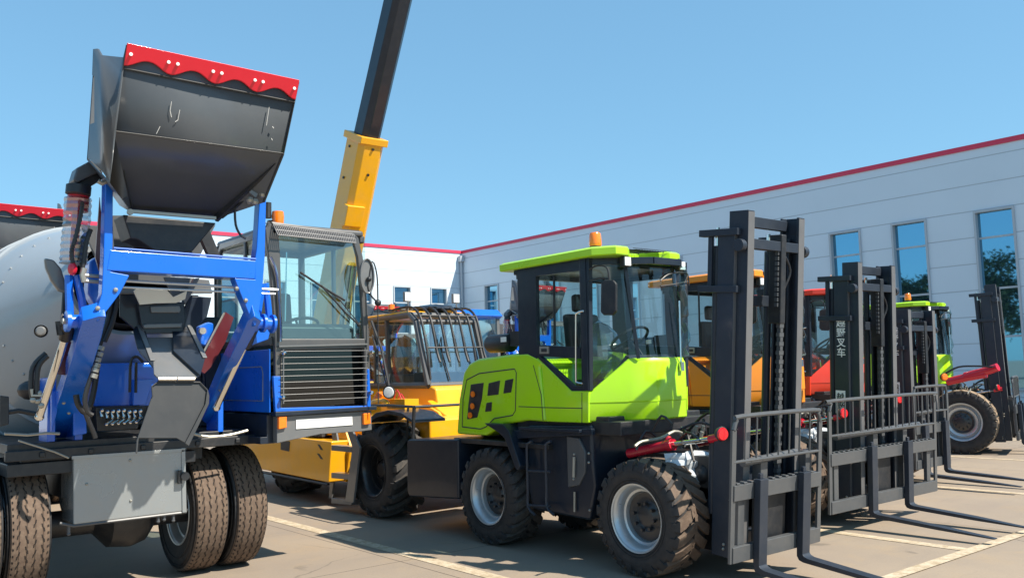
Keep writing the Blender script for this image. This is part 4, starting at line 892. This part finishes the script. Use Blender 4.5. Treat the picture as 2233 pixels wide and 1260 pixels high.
    for i in range(4):
        for s in (.10, .90): c = TL+n_*(TR-TL).length*((i+s)/4)+H*.058+V((.022, 0, 0)); x.cyl(c, c+V((.01, 0, 0)), .011, n=10)
    B(x, 'edge_bolt', white, ce)
    # outlet funnel below the bucket
    x = MB(); A_ = XS([(268, 468), (472, 486), (420, 548), (392, 552), (340, 548), (300, 522), (285, 520)], -6.78); x.prism(A_, (-.25, 0, 0)); B(x, 'outlet_funnel', blk, bevel=.01)
    x = MB(); x.beam(onx(287, 461, -6.66), onx(470, 476, -6.66), .03, .022); c = onx(283, 463, -6.64); x.cyl(c, c+V((.02, 0, 0)), .022); B(x, 'gate_rod', zinc, bu)
    x = MB(); x.beam(onx(470, 478, -6.7), q3((600, 352), 2.8), .03, .05); x.beam(onx(480, 470, -6.66), onx(560, 408, -6.45), .02, .06); B(x, 'bucket_strut', blk)
    x = MB()
    for q in ([(240, 352), (252, 348), (272, 352), (276, 374), (262, 400), (252, 398), (244, 374)], [(548, 388), (566, 390), (572, 410), (558, 432), (544, 420)]): x.prism(XS(q, -6.42), (-.03, 0, 0))
    B(x, 'hinge_bracket', greyL, bevel=.005)
    x = MB()
    for q in ((241, 376), (240, 388), (572, 424), (545, 436), (556, 440)): c = onx(*q, -6.42); x.ball(c, .028, n=8)
    x.tube(XS([(214, 395), (222, 400), (240, 392)], -6.5), .018, 8); x.tube(XS([(546, 400), (538, 425), (545, 445)], -6.5), .018, 8); B(x, 'hinge_pin', zinc)
    x = MB(); x.prism(XS([(218, 430), (228, 560), (216, 590), (208, 560)], -6.9), (-.02, 0, 0)); B(x, 'side_reflector', dred)
    # ---------------- cab
    CXF, CXR, CYN, CYF = -7.3, -8.65, 3.27, 4.22
    FP = lambda pts, x_=CXF: XS(pts, x_)
    x = MB()
    x.prism(FP([(578, 498), (592, 486), (608, 498), (612, 560), (614, 640), (616, 740), (616, 900), (601, 900), (600, 740), (594, 640), (586, 560)]), (-.05, 0, 0))
    x.prism(FP([(768, 505), (782, 518), (792, 560), (800, 640), (806, 740), (810, 890), (797, 892), (794, 740), (788, 640), (780, 560), (770, 525)]), (-.05, 0, 0))
    x.prism(FP([(592, 486), (770, 507), (782, 520), (770, 530), (610, 512), (598, 500)]), (-.05, 0, 0)); x.prism(FP([(612, 738), (800, 738), (801, 760), (612, 764)]), (-.05, 0, 0))
    x.prism([V((CXR, CYN, 1.42)), V((CXR, CYN, 2.95)), V((CXR+.12, CYN, 3.04)), V((CXF, CYN, 3.02)), V((CXF, CYN, 2.96)), V((CXR+.14, CYN, 2.97)), V((CXR+.07, CYN, 2.9)), V((CXR+.06, CYN, 1.42))], (0, .05, 0))
    x.box(CXR, CXF-.05, CYN, CYN+.04, 1.98, 2.06); x.box(-7.95, -7.9, CYN, CYN+.03, 2.06, 2.97); x.box(CXR, CXF-.05, CYF-.05, CYF, 1.42, 1.98); x.box(CXR, CXR+.05, CYF-.06, CYF, 1.42, 3.0); x.box(CXR, CXF-.04, CYF-.05, CYF, 2.95, 3.02); x.box(CXR, CXR+.05, CYN, CYF, 1.42, 2.0); x.box(CXR, CXR+.05, CYN, CYF, 2.95, 3.02)
    x.box(-7.95, -7.91, CYF-.04, CYF, 1.98, 2.97)
    cf = B(x, 'cab_frame', greyD, bevel=.012)
    x = MB(); x.box(CXR, CXF-.03, CYN+.01, CYF-.01, 3.0, 3.07); B(x, 'cab_roof', greyD, bevel=.03)
    x = MB(); x.sheet(FP([(604, 505), (770, 526), (796, 742), (612, 742)], CXF-.02)); B(x, 'windshield', gmix)
    x = MB(); x.sheet(FP([(612, 762), (801, 758), (803, 884), (612, 890)], CXF-.03)); B(x, 'lower_window', glow)
    x = MB(); x.sheet([(CXR, CYN+.02, 2.0), (CXF, CYN+.02, 2.0), (CXF, CYN+.02, 3.0), (CXR, CYN+.02, 3.0)]); x.sheet([(CXR, CYF-.02, 2.0), (CXF, CYF-.02, 2.0), (CXF, CYF-.02, 3.0), (CXR, CYF-.02, 3.0)]); x.sheet([(CXR+.02, CYN, 2.0), (CXR+.02, CYF, 2.0), (CXR+.02, CYF, 3.0), (CXR+.02, CYN, 3.0)]); B(x, 'side_window', gdk)
    x = MB(); x.prism(FP([(596, 820), (612, 820), (612, 889), (800, 884), (798, 805), (806, 804), (809, 888), (601, 898)], CXF+.006), (-.04, 0, 0)); x.box(CXR, CXF-.04, CYN-.012, CYN+.0, 1.40, 1.95); x.box(CXR, CXR+.04, CYN, CYF, 1.3, 1.42); B(x, 'cab_skirt', blue, bevel=.006)
    x = MB()
    for a_, b_ in ((515, 600),): x.tube([(-8.5, CYN-.015, 1.8), (-7.5, CYN-.015, 1.8), (-7.47, CYN-.015, 1.75), (-7.47, CYN-.015, 1.5), (-8.5, CYN-.015, 1.5)], .004, 5)
    B(x, 'panel_gap', zinc)
    # guard bars over the lower window
    x = MB()
    for i in range(9): t = i/8; x.tube(FP([(612, 766+t*108), (802, 764+t*102)], CXF+.03), .003, 6)
    for px in (618, 798): x.tube(FP([(px, 762), (px, 880)], CXF+.028), .007, 6)
    x.beam(*FP([(608, 755), (800, 750)], CXF+.02), .02, .014); gb = B(x, 'window_guard', greyL)
    x = MB()
    for q in ((614, 770), (806, 768), (613, 866), (804, 856)): c = onx(*q, CXF); x.tube([c, c+V((.05, 0, 0))], .016, 8); x.ball(c+V((.055, 0, 0)), .02, n=8)
    B(x, 'guard_bolt', chrome, gb)
    # sun visor grille at the top
    x = MB(); pa, pb, pc, pd = onx(596, 490, CXF+.02), onx(772, 512, CXF+.02), onx(776, 530, CXF+.10), onx(606, 512, CXF+.10)
    qa, qb = V((CXF-.25, pa.y, 3.09)), V((CXF-.25, pb.y, 3.09)); qa.z = pa.z+.06; qb.z = pb.z+.06
    for i in range(44):
        t = i/43; u0, v0 = pa.lerp(pb, t), pd.lerp(pc, t); w0 = qa.lerp(qb, t); x.beam(u0, v0, .008, .008); x.beam(w0, u0, .008, .008)
    for a_, b_ in ((pa, pb), (pd, pc), (qa, qb), (pa.lerp(pd, .5), pb.lerp(pc, .5)), (pa.lerp(qa, .5), pb.lerp(qb, .5))): x.tube([a_, b_], .006, 6)
    B(x, 'visor_grille', paleS)
    # wiper, mirror, beacon
    x = MB(); x.tube(FP([(655, 594), (710, 630), (752, 655)], CXF+.03), .01, 6); x.tube(FP([(700, 622), (752, 680), (782, 708)], CXF+.035), .008, 6); x.tube(FP([(712, 632), (742, 655), (783, 706)], CXF+.03), .005, 6); x.ball(onx(783, 708, CXF+.02), .022, n=8); B(x, 'wiper', blk)
    x = MB(); q = [V((CXF+.15, 4.29+.075*sin(t)*.85, 2.56+.17*cos(t))) for t in [2*pi*k/20 for k in range(20)]]; oc = onx(800, 602, CXF+.12); q = [V((oc.x, oc.y+.07*sin(2*pi*k/20), oc.z+.16*cos(2*pi*k/20))) for k in range(20)]
    x.prism(q, (-.03, 0, 0)); x.tube([p+V((.01, 0, 0)) for p in q+q[:1]], .009, 6); mo = B(x, 'cab_mirror', greyL, bevel=.006)
    x = MB(); x.ball(oc+V((.02, .01, -.03)), .025); x.tube(FP([(804, 610), (812, 570), (822, 600), (824, 655)], CXF+.12), .008, 6, sm=4); x.ball(onx(824, 660, CXF+.12), .032); x.tube(FP([(824, 660), (806, 640), (800, 612)], CXF+.12), .008, 6, sm=3); x.tube(FP([(824, 665), (825, 880)], CXF+.12), .006, 6); B(x, 'mirror_stem', blk, mo)
    x = MB(); x.tube([V((-7.42, 3.33, 3.03)), V((-7.42, 3.33, 3.10))], .05, 12); x.tube([V((-7.42, 3.28, 3.12)), V((-7.42, 3.28, 3.26))], .035, 10); bo = B(x, 'beacon', blk)
    x = MB(); x.lathe((-7.38, 3.36, 3.06), (0, 0, 1), [(0, .05), (.08, .055), (.12, .05), (.13, 0)], 16); B(x, 'beacon_lens', amber, bo)
    x = MB(); x.tube(FP([(590, 560), (604, 600), (612, 700), (612, 745)], CXF+.03), .012, 6, sm=3); x.tube(FP([(625, 550), (622, 700)], CXF-.06), .006, 6); B(x, 'grab_rail', chrome)
    # inside
    x = MB(); x.box(-8.35, -7.95, 3.5, 3.98, 1.75, 1.95); x.prism([(-8.42, 3.52, 1.9), (-8.3, 3.52, 1.9), (-8.38, 3.52, 2.55), (-8.5, 3.52, 2.55)], (0, .44, 0)); st = B(x, 'seat', vinyl, bevel=.03)
    x = MB(); x.prism([(-7.4, 3.33, 2.03), (-7.62, 3.33, 2.03), (-7.62, 3.33, 2.12), (-7.5, 3.33, 2.19), (-7.4, 3.33, 2.15)], (0, .8, 0)); x.box(-7.72, -7.6, 3.62, 3.86, 1.5, 2.1); x.box(CXR+.06, CXF-.06, CYN+.06, CYF-.06, 1.43, 1.5); B(x, 'dashboard', blk, bevel=.02)
    x = MB(); c = V((-7.78, 3.74, 2.17)); a_ = V((-.4, 0, .9)).normalized(); u = V((0, 1, 0)); w = a_.cross(u)
    x.tube([c+(u*cos(k*pi/12)+w*sin(k*pi/12))*.19 for k in range(25)], .015, 6)
    for k in (0, 2.1, 4.2): x.tube([c, c+(u*cos(k)+w*sin(k))*.19], .012, 5)
    B(x, 'steering_wheel', blk)
    # bumper with amber lamps
    x = MB(); x.prism(FP([(604, 908), (810, 895), (811, 937), (790, 940), (700, 946), (640, 958), (604, 966)], CXF-.02), (-.1, 0, 0)); bp_ = B(x, 'bumper', greyL, bevel=.006)
    x = MB(); x.prism(FP([(646, 915), (768, 908), (769, 926), (646, 935)], CXF-.012), (-.015, 0, 0)); B(x, 'number_plate', white, bp_)
    x = MB(); x.prism(FP([(601, 898), (822, 885), (822, 893), (601, 908)], CXF+.02), (-.4, 0, 0)); x.prism([V((CXF-.1, CYN-.01, 1.18)), V((CXF-.1, CYN-.01, 1.38)), V((CXR-.3, CYN-.01, 1.38)), V((CXR-.3, CYN-.01, 1.18))], (0, .8, 0)); x.box(-8.7, -7.4, 3.2, 3.4, 1.13, 1.19); B(x, 'cab_platform', navy, bevel=.005)
    for q in ([(608, 908), (626, 907), (626, 932), (608, 936)], [(793, 901), (808, 900), (809, 924), (794, 926)]):
        x = MB(); x.prism(FP(q, CXF+.012), (-.04, 0, 0)); B(x, 'marker_lamp', amber, bevel=.008)
    return r
MATS['red_tooth'] = mat('red_tooth', (.8, .012, .035), .35, coat=.3, noise=.06)
mix = mixer()
def mixer_copy(dx, dy, label):
    c = copy_tree(mix); c.location = V((-8.5+dx, 2.3+dy, 0)); c['label'] = label; return c
mixer_copy(-6.1, -.12, 'concrete mixer behind the nearest one, only its red-edged grey bucket showing at the left edge')
mixer_copy(-18.5, 12.7, 'far concrete mixer whose red bucket edge shows above the yellow loader with barred cab')
mixer_copy(-11.2, 13.0, 'concrete mixer behind the lime forklift, its red-edged bucket seen through the cab glass')
# ------------------------------------------------------------------ yellow telescopic handler
def telehandler():
    r = root('telehandler', (-11.2, 6.5, 0)); tag(r, 'yellow telehandler with raised black telescopic boom and barred cab, behind the blue mixer cab', 'telehandler')
    B = lambda mb, n, m, p=None, **k: mb.build(n, m, p or r, **k)
    # boom
    p0, p1, p2 = ony(752, 495, 6.1), ony(790, 298, 6.1), ony(858, 0, 6.1); d = (p1-p0).normalized(); k = (p0.z-1.3)/d.z; base = p0-d*k
    up = V((-d.z, 0, d.x)); w = V((0, 1, 0)); d2_ = (p2-p1).normalized()
    def sec(a, b, h, wd, inset=0):
        a = a+up*inset+w*inset; b = b+up*inset+w*inset; c = .07
        pr = [(c, 0), (wd-c, 0), (wd, c), (wd, h-c), (wd-c, h), (c, h), (0, h-c), (0, c)]
        return MB().prism([a+w*u+up*v for u, v in pr], b-a)
    bm = B(sec(base, p1, .50, .40), 'boom', yellow, bevel=.01)
    cl = MB(); cl.prism([p1-d*.1+w*u+up*v for u, v in ((-.02, -.02), (.42, -.02), (.42, .52), (-.02, .52))], d*.1); cl.prism([p0+d*.02+w*u+up*v for u, v in ((-.03, -.03), (.25, -.03), (.25, .12), (-.03, .12))], d*.3); B(cl, 'boom_collar', yellow, bm, bevel=.01)
    nt_ = MB()
    for t in (.12, .4, .8): c = p1.lerp(p0, t)+w*.2-up*.004; nt_.cyl(c, c-up*.015, .02, n=8); 
    for t in (.15, .5): c = p1.lerp(p0, t)+up*.3; nt_.cyl(c, c-w*.015, .02, n=8)
    B(nt_, 'boom_pad_bolt', blk, bm)
    B(sec(p1-d2_*.3, p1+d2_*7.0, .38, .30, .055), 'inner_boom', navy, bevel=.01)
    cy = MB(); cy.tube([base+d*.3-up*.3+w*.2, base+d*2.2-up*.05+w*.2], .08, 12); B(cy, 'lift_cylinder', chrome)
    # chassis and side skirt
    x = MB(); x.box(-14.2, -8.95, 6.0, 7.2, .5, 1.15); x.box(-14.3, -12.6, 5.8, 7.4, 1.0, 1.6); B(x, 'chassis', yellow, bevel=.03)
    sk = YS([(470, 925), (580, 946), (722, 962), (716, 1052), (580, 1025), (470, 1005)], 5.5); x = MB(); x.prism(sk, (0, .4, 0)); S = B(x, 'side_skirt', yellow, bevel=.02)
    x = MB(); x.prism(YS([(612, 960), (632, 962), (630, 984), (612, 980)], 5.495), (0, .03, 0)); x.tube(YS([(470, 1012), (580, 1030), (716, 1056)], 5.52), .02, 6); B(x, 'step_recess', blk, S)
    x = MB()
    for q in ([(692, 968), (697, 969), (704, 981), (699, 980)], [(691, 988), (696, 989), (704, 1001), (699, 1000)]): x.prism(YS(q, 5.496), (0, .02, 0))
    B(x, 'vent_slot', blk, S)
    x = MB(); x.prism(YS([(600, 930), (725, 932), (728, 948), (600, 950)], 5.7), (0, .3, 0)); B(x, 'side_rail', yellow, bevel=.01)
    x = MB(); x.prism(YS([(668, 926), (700, 926), (702, 952), (668, 950)], 5.62), (0, .06, 0)); x.tube(YS([(640, 928), (655, 942), (690, 940)], 5.6), .02, 6, sm=3); B(x, 'hydraulic_block', blk)
    x = MB(); x.prism(YS([(753, 930), (765, 932), (784, 975), (770, 1096), (752, 1095), (768, 975)], 5.38), (0, .03, 0)); x.prism(YS([(722, 938), (732, 940), (738, 975), (722, 1086), (716, 1086), (726, 975)], 5.62), (0, .03, 0))
    for z in (970, 1030, 1085): x.prism(YS([(722, z), (768, z+4), (766, z+16), (722, z+12)], 5.45), (0, .12, 0))
    B(x, 'step_ladder', greyL, bevel=.006)
    x = MB(); x.prism(YS([(735, 935), (752, 936), (764, 975), (754, 1050), (738, 1048)], 5.75), (0, .1, 0)); B(x, 'step_back_plate', yellow)
    for x_, y_, s in ((-9.42, 5.72, -1), (-9.42, 7.35, 1), (-12.45, 6.0, -1), (-12.45, 7.35, 1)): wheel(r, (x_, y_, .56), 'tele', s)
    x = MB(); x.tube([(-9.42, 5.7, .56), (-9.42, 7.3, .56)], .13, 12); x.tube([(-12.45, 5.7, .56), (-12.45, 7.3, .56)], .13, 12); x.box(-12.5, -9.4, 6.3, 6.7, .45, .7); B(x, 'axle', blk)
    # mudguard, rack and lamps over the front wheel
    x = MB(); x.tube(YS([(790, 884), (850, 884), (904, 887)], 5.46), .016, 8); x.tube(YS([(903, 888), (900, 960)], 5.46), .02, 8); x.tube(YS([(890, 888), (888, 955)], 5.7), .014, 8); x.tube([ony(904, 887, 5.46), ony(904, 887, 5.46)+V((0, .9, 0))], .016, 8); x.tube(YS([(800, 886), (800, 940)], 5.5), .014, 8); B(x, 'lamp_rack', blk)
    x = MB(); q = YS([(800, 916), (818, 900), (845, 894), (875, 900), (900, 916), (900, 922), (875, 908), (845, 902), (820, 910), (803, 922)], 5.5); x.prism(q, (0, .45, 0)); B(x, 'mudguard', navy, bevel=.006)
    x = MB(); c = ony(848, 855, 5.6); x.lathe(c, (.6, -.8, 0), [(-.06, 0), (-.06, .05), (-.01, .078), (.01, .078)], 20); hl = B(x, 'headlamp', blk)
    x = MB(); x.lathe(c, (.6, -.8, 0), [(.0, .07), (.015, .06), (.02, 0)], 20); B(x, 'headlamp_lens', lampw, hl)
    x = MB(); x.prism(YS([(806, 880), (822, 853), (833, 860), (832, 872)], 5.62), (0, .1, 0)); B(x, 'turn_lamp', amber, bevel=.01)
    x = MB(); x.tube(YS([(806, 884), (815, 876), (838, 874), (846, 882)], 5.6), .03, 8, sm=3); x.box(-9.5, -9.1, 5.75, 5.95, 1.28, 1.4); B(x, 'lamp_bracket', yellow)
    x = MB(); x.tube(YS([(858, 876), (866, 850), (880, 884)], 5.8), .008, 6, sm=4); x.tube(YS([(866, 880), (874, 858), (890, 888)], 5.85), .008, 6, sm=4); B(x, 'hydraulic_hose', cylred)
    # hull under the cab and the boom-side plate
    x = MB(); x.prism([(-12.3, 6.7, .9), (-9.95, 6.7, .8), (-9.7, 6.7, .95), (-9.85, 6.7, 1.5), (-10.0, 6.7, 1.54), (-12.3, 6.7, 1.54)], (0, 1.08, 0)); B(x, 'cab_hull', yellow, bevel=.03)
    x = MB(); x.prism(YS([(830, 868), (935, 886), (955, 898), (984, 948), (830, 950)], 6.35), (0, .04, 0)); B(x, 'side_plate', yellow, bevel=.01)
    x = MB(); x.prism([(-9.9, 6.6, 1.35), (-9.0, 6.6, .95), (-9.0, 6.6, .85), (-9.9, 6.6, .85)], (0, 1.1, 0)); B(x, 'front_apron', yellow, bevel=.02)
    # cab
    x = MB(); A = [(-11.75, 1.54), (-10.0, 1.54), (-10.28, 2.42), (-10.42, 2.52), (-11.75, 2.5)]
    for y in (6.7, 7.7):
        for a_, b_ in zip(A, A[1:]+A[:1]): x.tube([(a_[0], y, a_[1]), (b_[0], y, b_[1])], .045, 8)
        x.beam((-11.0, y, 1.54), (-11.05, y, 2.5), .05, .05); x.beam((-11.4, y, 1.54), (-11.4, y, 2.5), .03, .04)
    for px_, pz in A: x.tube([(px_, 6.7, pz), (px_, 7.7, pz)], .04, 8)
    cf = B(x, 'cab_frame', grey, smooth=40)
    x = MB(); x.prism([(-11.8, 6.68, 2.5), (-10.45, 6.68, 2.52), (-10.5, 6.68, 2.58), (-11.8, 6.68, 2.57)], (0, 1.04, 0)); B(x, 'roof', yellow, bevel=.02)
    x = MB(); x.sheet([(-10.0, 6.72, 1.56), (-10.0, 7.68, 1.56), (-10.28, 7.68, 2.42), (-10.28, 6.72, 2.42)]); B(x, 'windshield', gfront)
    x = MB()
    for y in (6.71, 7.69): x.sheet([(-11.75, y, 1.56), (-10.0, y, 1.56), (-10.3, y, 2.45), (-11.75, y, 2.45)])
    B(x, 'side_window', gdk)
    x = MB()
    for i in range(7):
        y = 6.72+i*.16; x.tube([(-10.9, y, 2.62), (-10.45, y, 2.63), (-10.22, y, 2.5), (-10.12, y, 2.25), (-10.05, y, 2.0), (-9.98, y, 1.85 if i % 5 else 1.62)], .019, 6, sm=4)
    for z, xx in ((2.62, -10.8), (2.5, -10.22), (2.05, -10.06)): x.tube([(xx, 6.72, z), (xx, 7.68, z)], .012, 6)
    B(x, 'cab_guard', blk)
    for y in (6.78, 7.62):
        x = MB(); c = V((-10.6, y, 2.78)); x.box(c.x-.04, c.x, y-.06, y+.06, 2.72, 2.86); x.tube([c, c-V((0, 0, .2))], .012, 6); o = B(x, 'work_lamp', greyL, bevel=.006)
        x = MB(); x.box(c.x, c.x+.01, y-.05, y+.05, 2.73, 2.85); B(x, 'lamp_lens', lampw, o)
    x = MB(); c = V((-10.95, 6.72, 2.6)); x.cyl(c, c+V((0, 0, .03)), .05); bo = B(x, 'beacon', blk); x = MB(); x.lathe(c, (0, 0, 1), [(.03, .05), (.1, .045), (.12, 0)], 14); B(x, 'beacon_lens', amber, bo)
    x = MB(); x.ball((-10.6, 7.25, 2.62), .2, (1.1, 1.6, .35), 16, .12); B(x, 'folded_cover', navy, smooth=12)
    x = MB(); x.box(-11.5, -11.1, 7.0, 7.4, 1.5, 1.7); x.prism([(-11.55, 7.0, 1.65), (-11.42, 7.0, 1.65), (-11.5, 7.0, 2.25), (-11.62, 7.0, 2.25)], (0, .4, 0)); st = B(x, 'seat', vinyl, bevel=.03)
    x = MB(); x.ball((-11.3, 7.15, 1.95), .28, (.9, .9, 1.1), 12, .1); B(x, 'plastic_cover', plast, st, smooth=12)
    x = MB(); x.box(-10.5, -10.15, 6.78, 7.62, 1.5, 1.72); B(x, 'dashboard', blk, bevel=.02)
    x = MB(); x.tube([(-9.99, 7.05, 1.6), (-10.16, 7.0, 2.1)], .01, 6); x.tube([(-10.1, 6.95, 2.05), (-10.16, 7.03, 2.2), (-10.05, 6.98, 1.8)], .008, 6); B(x, 'wiper', blk)
    x = MB(); x.tube(YS([(810, 700), (832, 760), (850, 850)], 6.4), .02, 8); x.tube(YS([(812, 730), (845, 845)], 6.5), .012, 8); B(x, 'grab_rail', blk)
    return r
telehandler()
# ------------------------------------------------------------------ blue roofed loader further back
def blue_loader():
    r = root('wheel_loader', (-17.8, 13, 0)); tag(r, 'blue-roofed loader cab showing far back between the barred cab and the nearest forklift', 'loader')
    B = lambda mb, n, m, p=None, **k: mb.build(n, m, p or r, **k)
    x = MB(); x.prism([(-18.9, 12.25, 3.0), (-17.1, 12.25, 3.0), (-17.0, 12.25, 3.06), (-17.2, 12.25, 3.22), (-18.9, 12.25, 3.22)], (0, 1.4, 0)); B(x, 'roof', blue, bevel=.04)
    x = MB()
    for px_, y in ((-18.8, 12.32), (-17.15, 12.32), (-18.8, 13.56), (-17.15, 13.56), (-18.0, 12.32)): x.box(px_-.04, px_+.04, y-.04, y+.04, 1.6, 3.0)
    B(x, 'cab_frame', greyL)
    x = MB(); x.sheet([(-17.13, 12.3, 1.7), (-17.13, 13.56, 1.7), (-17.13, 13.56, 3.0), (-17.13, 12.3, 3.0)]); x.sheet([(-18.8, 12.3, 1.7), (-17.15, 12.3, 1.7), (-17.15, 12.3, 3.0), (-18.8, 12.3, 3.0)]); B(x, 'cab_window', gmix)
    x = MB(); x.prism([(-20.5, 12.25, .7), (-17.0, 12.25, .7), (-17.0, 12.25, 1.7), (-18.9, 12.25, 1.75), (-20.4, 12.25, 1.6)], (0, 1.4, 0)); B(x, 'body', blue, bevel=.05)
    for x_, y_, s in ((-17.4, 12.2, -1), (-17.4, 13.8, 1), (-19.9, 12.2, -1), (-19.9, 13.8, 1)): wheel(r, (x_, y_, .56), 'tele', s)
blue_loader()
# ------------------------------------------------------------------ trees across the yard (seen mirrored in the factory windows)
def leaf_mat():
    m, t, b = nt('foliage'); N = t.nodes.new; L = t.links.new; oi = N('ShaderNodeTexCoord'); n = N('ShaderNodeTexNoise'); n.inputs['Scale'].default_value = 1.3; L(oi.outputs['Object'], n.inputs['Vector'])
    x = N('ShaderNodeMix'); x.data_type = 'RGBA'; x.inputs[6].default_value = (.03, .06, .02, 1); x.inputs[7].default_value = (.11, .15, .06, 1); L(n.outputs[0], x.inputs[0]); L(x.outputs[2], b.inputs['Base Color']); b.inputs['Roughness'].default_value = .7; return m
leafM = leaf_mat(); barkM = mat('bark', (.12, .09, .06), .9, noise=.3)
def tree(x, y, h, label):
    random.seed(int(x*7+y)); r = root('broadleaf_tree', (x, y, 0)); tag(r, label, 'tree', 'trees mirrored in the factory windows')
    t = MB(); t.tube([(x, y, 0), (x+.1, y, h*.3), (x, y+.2, h*.6), (x+.1, y, h*.9)], .2, 8, rf=lambda i: 1-.06*i, sm=3); tips = []
    for k in range(9): a = k*2.4; z = h*(.3+.06*k); e = V((x+cos(a)*h*.22, y+sin(a)*h*.22, z+h*.16)); t.tube([(x, y, z), e], .06, 5); tips.append(e)
    t.build('trunk', barkM, r)
    c = MB(); tips += [V((x+random.gauss(0, h*.12), y+random.gauss(0, h*.12), h*random.uniform(.5, .95))) for _ in range(14)]
    for tp in tips:
        for _ in range(260):
            p = tp+V((random.gauss(0, h*.06), random.gauss(0, h*.06), random.gauss(0, h*.055))); s = random.uniform(.14, .3); a = V((random.gauss(0, 1), random.gauss(0, 1), random.gauss(0, 1))).normalized(); b = a.orthogonal().normalized()
            c.add([p-a*s, p+b*s*.5, p+a*s, p-b*s*.5], [(0, 1, 2, 3)])
    c.build('crown', leafM, r)
for x, y, h, l in ((-30.5, -19, 9.5, 'tall leafy tree mirrored in the rightmost factory windows'), (-37, -21, 8.5, 'leafy tree mirrored in the factory window beside the rightmost one'), (-43, -20, 7, 'lower leafy tree mirrored in the factory windows'), (-25, -20, 8, 'bushy tree mirrored at the edge of the rightmost factory window')): tree(x, y, h, l)
